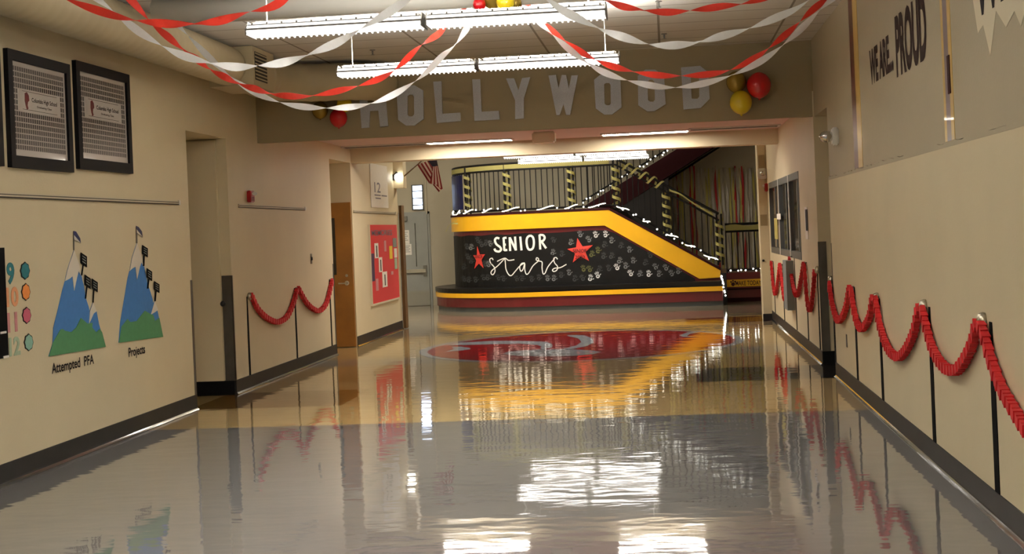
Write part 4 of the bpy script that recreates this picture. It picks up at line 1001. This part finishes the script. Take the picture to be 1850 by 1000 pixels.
nb_ = int(Ltot / .115); bal = None
for k in range(1, nb_):
    s, q = plan_at(k * Ltot / nb_, RT); bm = nb(); box(bm, 0, 0, 0, 0, 0, 0); bm.free(); bm = nb()
    tube_sq(bm, [LW(s, q, z0r + .02), LW(s, q, z0r + rz_top - .13)], .02, .02); obj('baluster', bm, 'rail_black', rl)
nb2 = 18
for k in range(1, nb2):
    s = s_end + (s_p - s_end) * k / nb2; bm = nb(); tube_sq(bm, [LW(s, RT, zs(s) + .02), LW(s, RT, zs(s) + rz_top - .13)], .02, .02); obj('baluster', bm, 'rail_black', rl)
def arc_len_of(x, y):
    p = on_drum(x, y, RT); s = (p - P0).dot(D_); q = (p - P0).dot(N_)
    if s <= SC: return s - s_p
    return (SC - s_p) + (TC - RT) * math.atan2(s - SC, TC - q)
posts = []
for x in (1113, 1032, 916, 845): 
    s, q = plan_at(arc_len_of(x, 340), RT); posts.append((s, q, z0r))
sm = SP(1205, 400, RT)[0]; posts += [(sm, RT, zs(sm)), (s_end, RT, zs(s_end))]
for s, q, z in posts:
    for dd in (-.045, .045):
        bm = nb(); s2 = s + dd; q2 = q
        tube_sq(bm, [LW(s2, q2, z - .05), LW(s2, q2, z + rz_top)], .035, .035); obj('post', bm, 'rail_black', rl)
# newel at the foot
p = SP(1308, 545, .2); bm = nb(); tube_sq(bm, [LW(s_end - .07, .2, 0), LW(s_end - .07, .2, .62)], .09, .09); obj('newel_post', bm, 'rail_black', st)
# structure under the upper flight, and the upper flight itself
UY = 32.4
def uy(x, y, Y=UY): return onY(x, y, Y)
up = thing('upper_stair_flight', (0, UY, 2), 'dark maroon upper stair flight rising to the right behind the landing', 'staircase')
a0, a1 = uy(1052, 374), uy(1226, 267); c0, c1 = uy(1120, 374), uy(1282, 267); slu = (a1.z - a0.z) / (a1.x - a0.x)
ex = 1.3
bm = nb(); prism(bm, [a0, a1 + Vector((ex, 0, ex * slu)), c1 + Vector((ex, 0, ex * slu)), c0], (0, .9, 0)); obj('flight_body', bm, 'maroon_dark', up)
bm = nb()
for dz, rr in ((.9, .025), (.12, .02)): tube(bm, [a0 + Vector((0, .05, dz)), a1 + Vector((ex, .05, dz + ex * slu))], rr, 8)
ur = obj('railing', bm, 'rail_black', up)
for k in range(1, 24):
    f = k / 24; q = a0.lerp(a1 + Vector((ex, 0, ex * slu)), f); bm = nb(); tube_sq(bm, [q + Vector((0, .05, .02)), q + Vector((0, .05, .9))], .02, .02); obj('baluster', bm, 'rail_black', ur)
bm = nb(); r0 = onY(1192, 334, YF - .06); r1 = onY(1300, 265, YF - .06); dv = (r1 - r0); tube(bm, [r0 - dv * .4, r1 + dv * .5], .022, 8)
for f in (0.0, .55, 1.1): 
    q = r0 + dv * f; tube(bm, [q, q + Vector((0, .058, -.04))], .01, 6)
tag(obj('wall_handrail', bm, 'rail_black'), 'dark sloping handrail on the far wall above the hanging strips', 'handrail')
e0 = uy(1118, 380); e1 = uy(1208, 330)
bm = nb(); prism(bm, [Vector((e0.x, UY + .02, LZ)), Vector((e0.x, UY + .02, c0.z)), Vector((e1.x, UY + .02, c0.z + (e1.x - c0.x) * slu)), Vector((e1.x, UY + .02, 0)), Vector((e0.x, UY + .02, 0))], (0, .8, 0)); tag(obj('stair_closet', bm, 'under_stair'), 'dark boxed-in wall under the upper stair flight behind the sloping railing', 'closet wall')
# lower platform with lettered riser
PYF = 30.4
def py_(x, y): return onY(x, y, PYF)
pt = thing('stair_platform', (2, PYF, 0), 'low maroon platform at the foot of the stair, right of the newel post', 'platform')
x0 = py_(1309, 500).x; zt = py_(1340, 492).z
bm = nb(); box(bm, x0, 4.5, PYF, YF - .02, 0, zt); obj('platform_body', bm, 'maroon', pt)
a = py_(1316, 506); b = py_(1386, 515.5); zb0 = b.z; zb1 = a.z
bm = nb(); box(bm, x0 + .04, 4.4, PYF - .01, PYF, zb0 - .0, zb1 + .01); yb = obj('yellow_band', bm, 'yellow_paint', pt)
xs = a.x + .14; xe = xs + (py_(1386, 510).x - xs) * 1.25
bm = nb(); text(bm, 'MAKE TODAY GREAT', lambda u, v: (xs + (xe - xs) * u, PYF - .012, zb0 + (zb1 - zb0) * (.18 + .7 * v)))
for k, (cx, cz, r) in enumerate(((-.05, .4, .04), (-.09, .75, .018), (-.05, .9, .018), (-.01, .78, .018))):
    bm.faces.new([bm.verts.new((xs + cx + r * math.cos(2 * PI * j / 10), PYF - .012, zb0 + (zb1 - zb0) * cz + r * math.sin(2 * PI * j / 10))) for j in range(10)])
obj('lettering', bm, 'star_ink', yb)
bm = nb(); box(bm, x0, 4.5, PYF - .03, PYF, zb0 - .06, zb0 - .03); box(bm, x0, 4.5, PYF - .012, PYF, 0, .08); obj('riser_trim', bm, 'maroon_dark', pt)
z_t, z_m, z_b_ = py_(1345, 404).z, py_(1345, 417).z, py_(1345, 487).z
bm = nb(); xr1 = 4.3
for z, r in ((z_t, .026), (z_m, .02), (z_b_, .02)): tube(bm, [(x0 + .05, PYF + .08, z), (xr1, PYF + .08, z)], r, 8)
prl = obj('railing', bm, 'rail_black', pt)
k = 0; x = x0 + .06
while x < xr1:
    bm = nb(); tube_sq(bm, [(x, PYF + .08, z_b_ if k % 8 else zt), (x, PYF + .08, z_m if k % 8 else z_t)], .022, .022); obj('baluster', bm, 'rail_black', prl); x += .115; k += 1
# blue panel wrapped on the rounded end of the landing railing
bm = nb(); ph0, ph1 = .86, 1.6; R = TC - RT + .03; V = []
for k in range(11):
    ph = ph0 + (ph1 - ph0) * k / 10; s = SC + R * math.sin(ph); q = TC - R * math.cos(ph); V.append([bm.verts.new(LW(SC + (R + o) * math.sin(ph), TC - (R + o) * math.cos(ph), z)) for o, z in ((0, z0r + .08), (0, z0r + .8), (.006, z0r + .8), (.006, z0r + .08))])
for p, q in zip(V, V[1:]):
    for k in range(4): bm.faces.new((p[k], p[(k + 1) % 4], q[(k + 1) % 4], q[k]))
bm.faces.new(V[0][::-1]); bm.faces.new(V[-1])
tag(obj('blue_sheet', bm, 'blue_sheet', smooth=False), 'shiny dark blue sheet on the rounded left end of the landing railing', 'sheet')

# banner on the drum
TB = TD - .012
bn = thing('paper_banner', LW(2.5, TB, .48), 'black paper banner with white lettering and handprints around the stair base', 'banner')
bm = nb(); zc0, zc1 = .478, SP(960, 421, TB)[1]
seg = [q for q in plan(TB, b5[0], 1.55)]
V = [[bm.verts.new(LW(s, q, zc0)), bm.verts.new(LW(s, q, zc1 + .01 * math.sin(i * 1.3)))] for i, (s, q) in enumerate(seg)]
for p, q in zip(V, V[1:]): bm.faces.new((p[0], q[0], q[1], p[1]))
r5 = SP(1095, 411, TB); r4 = SP(1256, 503, TB); bmv = []
n = 10; V2 = []
for k in range(n + 1):
    f = k / n; s = b5[0] + (r4[0] - b5[0]) * f; zt_ = r5[1] + (r4[1] - r5[1]) * f; V2.append([bm.verts.new(LW(s, TB, zc0)), bm.verts.new(LW(s, TB, max(zc0 + .005, min(zt_, zc1 + .01)))),])
for p, q in zip(V2, V2[1:]): bm.faces.new((p[0], p[1], q[1], q[0]))
obj('black_paper', bm, 'banner_black', bn)
TW = TB - .006
BA = lambda x, y: on_drum(820 + x / 7.692, 390 + y / 7.692, TW)
BB = lambda x, y: on_drum(1030 + x / 5.883, 390 + y / 5.882, TW)
bm = nb()
for pts in ([(632, 312), (595, 303), (570, 335), (590, 390), (640, 430), (655, 465), (628, 492), (580, 482), (562, 452)], [(690, 298), (702, 482)], [(690, 305), (732, 300)], [(695, 398), (722, 395)], [(700, 476), (742, 470)],
            [(782, 485), (775, 295)], [(776, 298), (862, 475)], [(862, 478), (850, 285)], [(922, 285), (940, 476)], [(1060, 268), (1020, 300), (1010, 370), (1030, 450), (1065, 467), (1100, 440), (1112, 365), (1098, 295), (1060, 268)],
            [(1200, 464), (1190, 258)], [(1190, 262), (1240, 266), (1262, 300), (1242, 340), (1205, 352)], [(1215, 350), (1282, 448)]): stroke(bm, pts, 30, BA)
obj('block_lettering', bm, 'chalk_white', bn)
bm = nb()
for pts in ([(545, 610), (530, 585), (500, 600), (510, 650), (560, 710), (570, 770), (540, 815), (515, 790), (535, 750), (610, 690), (705, 590)],
            [(710, 580), (715, 650), (725, 740), (760, 810), (800, 825), (850, 770), (920, 690), (985, 650)], [(600, 630), (660, 600), (715, 585), (760, 615), (840, 605)],
            [(985, 650), (940, 660), (915, 710), (930, 765), (960, 740), (985, 660), (985, 740), (1005, 805), (1040, 790), (1100, 690), (1180, 620)],
            [(1180, 620), (1145, 610), (1150, 580), (1175, 590), (1182, 622), (1225, 640), (1225, 720), (1240, 800), (1268, 790), (1310, 700), (1400, 590)],
            [(1440, 600), (1420, 575), (1388, 590), (1400, 650), (1440, 700), (1430, 750), (1390, 770), (1370, 750), (1400, 725), (1480, 715), (1565, 670)]): stroke(bm, pts, 14, BA)
obj('script_lettering', bm, 'chalk_white', bn)
def hand(cx, cy, r, ang, mi, Z):
    bm = nb(); ca, sa = math.cos(ang), math.sin(ang)
    def mp(x, y): return Z(cx + r * (x * ca - y * sa), cy + r * (x * sa + y * ca))
    def blob(x, y, rx, ry, a):
        n = 8; pts = []
        for k in range(n):
            u = rx * math.cos(2 * PI * k / n); v = ry * math.sin(2 * PI * k / n); pts.append(mp(x + u * math.cos(a) - v * math.sin(a), y + u * math.sin(a) + v * math.cos(a)))
        bm.faces.new([bm.verts.new(p) for p in pts])
    # ring shaped palm
    n = 10
    o = [bm.verts.new(mp(.5 * math.cos(2 * PI * k / n), .35 + .48 * math.sin(2 * PI * k / n))) for k in range(n)]; i_ = [bm.verts.new(mp(.2 * math.cos(2 * PI * k / n), .33 + .17 * math.sin(2 * PI * k / n))) for k in range(n)]
    miss = random.randrange(n) if random.random() < .5 else -1
    for k in range(n):
        if k == miss: continue
        bm.faces.new((o[k], o[(k + 1) % n], i_[(k + 1) % n], i_[k]))
    for x, y, l, a in ((-.42, -.42, .3, -.25), (-.14, -.55, .36, -.08), (.14, -.53, .34, .08), (.4, -.38, .27, .3), (.72, .12, .26, .95)): blob(x, y, .1, l, a)
    obj('handprint', bm, ['hand_white', 'hand_grey', 'hand_faint', 'hand_olive'][mi], bn)
for (x, y, m) in ((105, 190, 1), (195, 245, 1), (270, 195, 0), (375, 190, 0), (440, 255, 1), (365, 300, 2), (540, 310, 2), (630, 355, 1), (230, 400, 3), (295, 360, 3), (495, 540, 0), (525, 470, 1), (590, 525, 1), (670, 470, 1), (800, 490, 2), (905, 535, 1), (1015, 545, 1), (640, 605, 0), (740, 610, 1), (835, 610, 0), (945, 610, 1), (1075, 605, 1), (1150, 580, 1), (50, 660, 2), (130, 655, 2), (215, 655, 0), (290, 625, 0), (140, 555, 3), (205, 560, 3), (310, 560, 2), (410, 550, 2), (355, 420, 2), (440, 420, 2), (850, 410, 2)):
    hand(x, y, 44, random.uniform(-.5, .5), m, BB)
for (x, y, m) in ((1625, 360, 1), (1380, 330, 2), (1375, 500, 1), (1500, 520, 2), (1600, 780, 1), (1490, 815, 2), (1390, 860, 1), (1300, 860, 1), (1180, 850, 2), (1080, 870, 2), (950, 860, 2), (870, 865, 2), (690, 865, 2), (615, 850, 2), (470, 850, 2), (410, 850, 2), (300, 880, 2), (210, 880, 2), (140, 870, 2), (445, 370, 2), (505, 380, 1), (380, 390, 2), (240, 430, 1), (180, 420, 2), (240, 620, 2), (430, 660, 2), (478, 665, 1), (330, 330, 2), (190, 560, 2), (140, 700, 2)):
    hand(x, y, 54, random.uniform(-.4, .4), m, BA)
def star(pts5, label, lines):
    c = (sum(p[0] for p in pts5) / 5, sum(p[1] for p in pts5) / 5); out = []
    for k in range(5):
        p, q = pts5[k], pts5[(k + 1) % 5]; out.append(p); m = ((p[0] + q[0]) / 2, (p[1] + q[1]) / 2); out.append((c[0] + (m[0] - c[0]) * .5, c[1] + (m[1] - c[1]) * .5))
    P = [on_drum(x, y, TW - .01) for x, y in out]
    t = thing('paper_star', P[4], label, 'paper star', 'red paper stars on the banner'); bm = nb(); cc = bm.verts.new(sum(P, Vector()) / 10 - N_ * .012); V = [bm.verts.new(p) for p in P]
    bk = [bm.verts.new(p + N_ * .012) for p in P]
    for k in range(10):
        bm.faces.new((cc, V[k], V[(k + 1) % 10])); bm.faces.new((V[k], bk[k], bk[(k + 1) % 10], V[(k + 1) % 10]))
    obj('star_shape', bm, 'star_red', t)
    bm = nb()
    for s_, x0, y0, x1, y1 in lines: text(bm, s_, lambda u, v: on_drum(x0 + (x1 - x0) * u, y1 + (y0 - y1) * v, TW - .03))
    obj('lettering', bm, 'star_ink', t)
star([(1043, 430), (1071, 442.5), (1064, 471), (1035, 473.5), (1025, 449.5)], 'larger red paper star right of the white lettering on the black banner', [('SENIOR', 1035, 449, 1060, 456), ('2022', 1039, 461, 1057, 467.5)])
star([(862, 445), (876, 459), (873.5, 484), (857, 485), (855, 461)], 'smaller red paper star at the left of the black banner', [('SENIOR', 857.5, 460, 871.5, 466)])

# yellow crepe on the railings
def helix(bm, p, q, r, turns, wd, side=None):
    p = Vector(p); q = Vector(q); ax = (q - p).normalized(); s = ax.cross(Vector((0, 1, .2))).normalized(); u = s.cross(ax); n = int(turns * 16); L = []; R2 = []
    for k in range(n + 1):
        a = 2 * PI * turns * k / n; c = p.lerp(q, k / n) + (s * math.cos(a) + u * math.sin(a)) * r; L.append(bm.verts.new(c - ax * wd / 2)); R2.append(bm.verts.new(c + ax * wd / 2))
    for k in range(n): bm.faces.new((L[k], L[k + 1], R2[k + 1], R2[k]))
PN = ['corner post at the top of the flight', 'landing post left of the corner post', 'second landing post from the left', 'first landing post from the left', 'middle post of the sloping railing', 'bottom post of the sloping railing']
for (s, q, z), nm in zip(posts, PN):
    bm = nb(); helix(bm, LW(s, q, z + .02), LW(s, q, z + rz_top - .1), .085, 4.5, .06)
    tag(obj('crepe_wrap', bm, 'yellow_crepe', smooth=True), 'yellow crepe wound around the ' + nm, 'crepe wrap', 'yellow crepe on the railing')
bm = nb(); path = rail_pts(z0r + rz_top - .065, s_p + .12, 1.7, RT - .03); up_ = Vector((0, 0, .045)); V = [[bm.verts.new(p - up_), bm.verts.new(p + up_)] for p in resample(path, .08)]
for p, q in zip(V, V[1:]): bm.faces.new((p[0], q[0], q[1], p[1]))
tag(obj('crepe_band', bm, 'yellow_crepe'), 'yellow crepe band stretched between the top rails of the landing', 'crepe band')
bm = nb(); helix(bm, LW(s_p - .1, RT, zs(s_p - .1) + rz_top - .05), LW(sm + .08, RT, zs(sm + .08) + rz_top - .05), .1, 5, .045)
tag(obj('crepe_wrap', bm, 'yellow_crepe', smooth=True), 'yellow crepe zigzag on the upper half of the sloping handrail', 'crepe wrap')
bm = nb(); pts = [LW(sm - .08, RT - .05, zs(sm) + rz_top - .1), LW(sm - .3, RT - .06, zs(sm - .3) + rz_top - .02), LW(sm - .55, RT - .05, zs(sm - .55) + rz_top - .06), LW(s_end + .1, RT - .05, zs(s_end) + rz_top - .02)]
V = [[bm.verts.new(p - Vector((0, 0, .018))), bm.verts.new(p + Vector((0, 0, .018)))] for p in smooth_path(pts, 8)]
for p, q in zip(V, V[1:]): bm.faces.new((p[0], q[0], q[1], p[1]))
tag(obj('crepe_band', bm, 'yellow_crepe'), 'yellow crepe strand hanging on the lower half of the sloping handrail', 'crepe band')
bm = nb(); V = [[bm.verts.new((x, PYF + .05, z_m + .02)), bm.verts.new((x, PYF + .05, z_t - .02 + .02 * math.sin(k)))] for k, x in enumerate([x0 + .06 + .1 * j for j in range(20)])]
for p, q in zip(V, V[1:]): bm.faces.new((p[0], q[0], q[1], p[1]))
tag(obj('crepe_band', bm, 'yellow_crepe'), 'yellow crepe band between the top rails of the low platform', 'crepe band')
bm = nb()
for pts in ([(832, 392), (818, 402), (810, 408), (803, 416)], [(832, 404), (815, 404), (808, 413), (806, 418)]):
    P = smooth_path([onY(x, y, 31.1) for x, y in pts], 6)
    V = [[bm.verts.new(p - Vector((.012, 0, .014))), bm.verts.new(p + Vector((.012, 0, .014)))] for p in P]
    for p, q in zip(V, V[1:]): bm.faces.new((p[0], q[0], q[1], p[1]))
tag(obj('crepe_bow', bm, 'yellow_crepe'), 'loose yellow crepe bow at the left end of the yellow stair band', 'crepe bow')

# string lights
def light_string(path, label, seed, gap=.3, nbulb=26, lump=True):
    rnd = random.Random(seed); path = resample([Vector(p) for p in path], .03); t = thing('string_lights', path[0], label, 'string lights', 'fairy lights on the stair')
    bm = nb(); tube(bm, path, .005, 5); obj('cable', bm, 'rail_black', t)
    if lump:
        i = 0
        while i < len(path) - 6:
            n = rnd.randint(7, 14); seg_ = path[i:i + n]
            if len(seg_) < 4: break
            pts = [p - N_ * .03 + Vector((0, 0, .035 * math.sin(PI * (k / (len(seg_) - 1) - .5)))) for k, p in enumerate(seg_)]
            bm = nb(); tube(bm, pts, [.006] + [.0105] * (len(pts) - 2) + [.006], 6); obj('lit_section', bm, 'led', t, smooth=True); i += n + rnd.randint(4, 11)
    for k in range(nbulb):
        p = path[int((k + rnd.random()) * (len(path) - 1) / nbulb)] - N_ * .035 + Vector((0, 0, rnd.uniform(-.05, .03))); bm = nb(); sphere(bm, p, .015, seg=8); obj('bulb', bm, 'lit_bulb', t, smooth=True)
light_string(rail_pts(z0r + .03, s_p + .1, 1.6, RT - .03)[::-1], 'string of glowing lights along the bottom of the landing railing', 3, nbulb=14)
light_string([LW(s_p, RT - .03, z0r + .03), LW(s_end, RT - .03, zs(s_end) + .0)], 'string of glowing lights down the foot of the sloping railing', 5, nbulb=16)
light_string([LW(s_end - .02, .13, .62), LW(s_end - .06, .13, .4), LW(s_end - .1, .13, .15)], 'glowing lights wound down the newel post at the stair foot', 8, nbulb=10)
light_string([a0 + Vector((0, -.02, .1)), a1 + Vector((ex, -.02, .1 + ex * slu))], 'dotted string of lights along the upper stair flight', 9, nbulb=36, lump=False)
light_string([(x0 + .1, PYF + .03, z_b_ - .0), (x0 + 1.4, PYF + .03, z_b_)], 'dotted string of lights along the low platform railing', 11, nbulb=12, lump=False)

# hanging strips on the far wall
k = 0; reds = 0; xs_ = []
RED = [1221.6, 1245.5, 1253, 1292, 1327, 1340, 1372]
x = 1206.0; allx = []
seqs = ['y', 'w', 'w', 'y', 'y', 'w']
i = 0
while x < 1400:
    if not any(abs(x - r) < 3 for r in RED): allx.append((x, seqs[i % 6])); i += 1
    x += 6.2
allx += [(r, 'r') for r in RED]; allx.sort()
cnt = {'r': 0, 'w': 0, 'y': 0}; ordn = ['first', 'second', 'third', 'fourth', 'fifth', 'sixth', 'seventh', 'eighth', 'ninth', 'tenth', 'eleventh', 'twelfth', 'thirteenth', 'fourteenth', 'fifteenth']
for px, c in allx:
    p = onY(px, 303, YF - .035); bm = nb(); wd = .05; L = []; R2 = []; z = p.z + (.04 if c == 'r' else 0); ph = random.random() * 6; zz0 = .45; n = 40
    for k in range(n + 1):
        a = ph + 2.3 * math.sin(k * .22 + ph); q = Vector((p.x + .012 * math.sin(k * .3 + ph), p.y, z + (zz0 - z) * k / n)); d = Vector((math.cos(a * .45), .5 * math.sin(a * .45), 0)) * wd / 2
        L.append(bm.verts.new(q - d)); R2.append(bm.verts.new(q + d))
    for k in range(n): bm.faces.new((L[k], L[k + 1], R2[k + 1], R2[k]))
    nm = {'r': 'red', 'w': 'white', 'y': 'yellow'}[c]
    tag(obj('hanging_strip', bm, {'r': 'red_strip', 'w': 'white_strip', 'y': 'yellow_strip'}[c], smooth=True), '%s crepe strip on the far wall behind the stair, %s %s one from the left' % (nm, ordn[cnt[c]], nm), 'crepe strip', 'crepe strips on the far wall'); cnt[c] += 1

# ================================================================== FLAG AND LAMP BY THE LOBBY OPENING
FY = 25.25
ZF = lambda x, y, dy=0: onY(700 + x / 7.69, 270 + y / 7.69, FY + dy)
ft = thing('wall_flag', ZF(250, 360), 'striped flag hanging from a slanted pole beside the lobby opening', 'flag')
bm = nb(); tube(bm, [ZF(215, 385), ZF(430, 195), ZF(560, 80)], .012, 8); fp = obj('flag_pole', bm, 'wood_edge', ft)
bm = nb(); q = ZF(215, 385); tube(bm, [Vector((XL, q.y, q.z - .05)), q], .02, 8); obj('bracket', bm, 'grey_metal', fp)
bm = nb()
def stripes(s0, s1, e0, e1, n, first, dy0, dy1, bow=.03):
    for k in range(n):
        m = 6
        for j in range(m):
            def pt(u, v):
                x = (s0[0] + (s1[0] - s0[0]) * u) * (1 - v) + (e0[0] + (e1[0] - e0[0]) * u) * v; y = (s0[1] + (s1[1] - s0[1]) * u) * (1 - v) + (e0[1] + (e1[1] - e0[1]) * u) * v
                return ZF(x, y, dy0 + (dy1 - dy0) * u + bow * math.sin(PI * 2 * u))
            quad(bm, [pt(k / n, j / m), pt((k + 1) / n, j / m), pt((k + 1) / n, (j + 1) / m), pt(k / n, (j + 1) / m)], (first + k) % 2)
stripes((412, 212), (575, 150), (582, 475), (640, 270), 7, 0, 0, .06)
stripes((625, 225), (702, 228), (588, 468), (768, 548), 7, 0, .02, -.08)
stripes((630, 484), (690, 490), (712, 590), (765, 540), 3, 0, .0, -.06)
quad(bm, [ZF(560, 148, -.03), ZF(686, 148, -.06), ZF(704, 232, -.06), ZF(622, 235, -.03)], 2)
obj('flag_cloth', bm, ['flag_red', 'flag_white', 'flag_blue'], ft, recalc=False)
lp = onY(720, 320, 25.1)
lt = thing('wall_lamp', (XL + .05, 25.1, lp.z), 'bright round wall lamp at the end of the left wall below the flag pole', 'lamp')
bm = nb(); sphere(bm, lp, .078, 1, .85); obj('lamp_bulb', bm, 'lit_bulb', lt, smooth=True)
bm = nb(); box(bm, XL, lp.x - .06, 25.06, 25.14, lp.z - .05, lp.z + .05); tube(bm, [lp + Vector((-.1, 0, .0)), lp + Vector((-.02, 0, .09))], .02, 8); obj('lamp_arm', bm, 'dark_metal', lt)
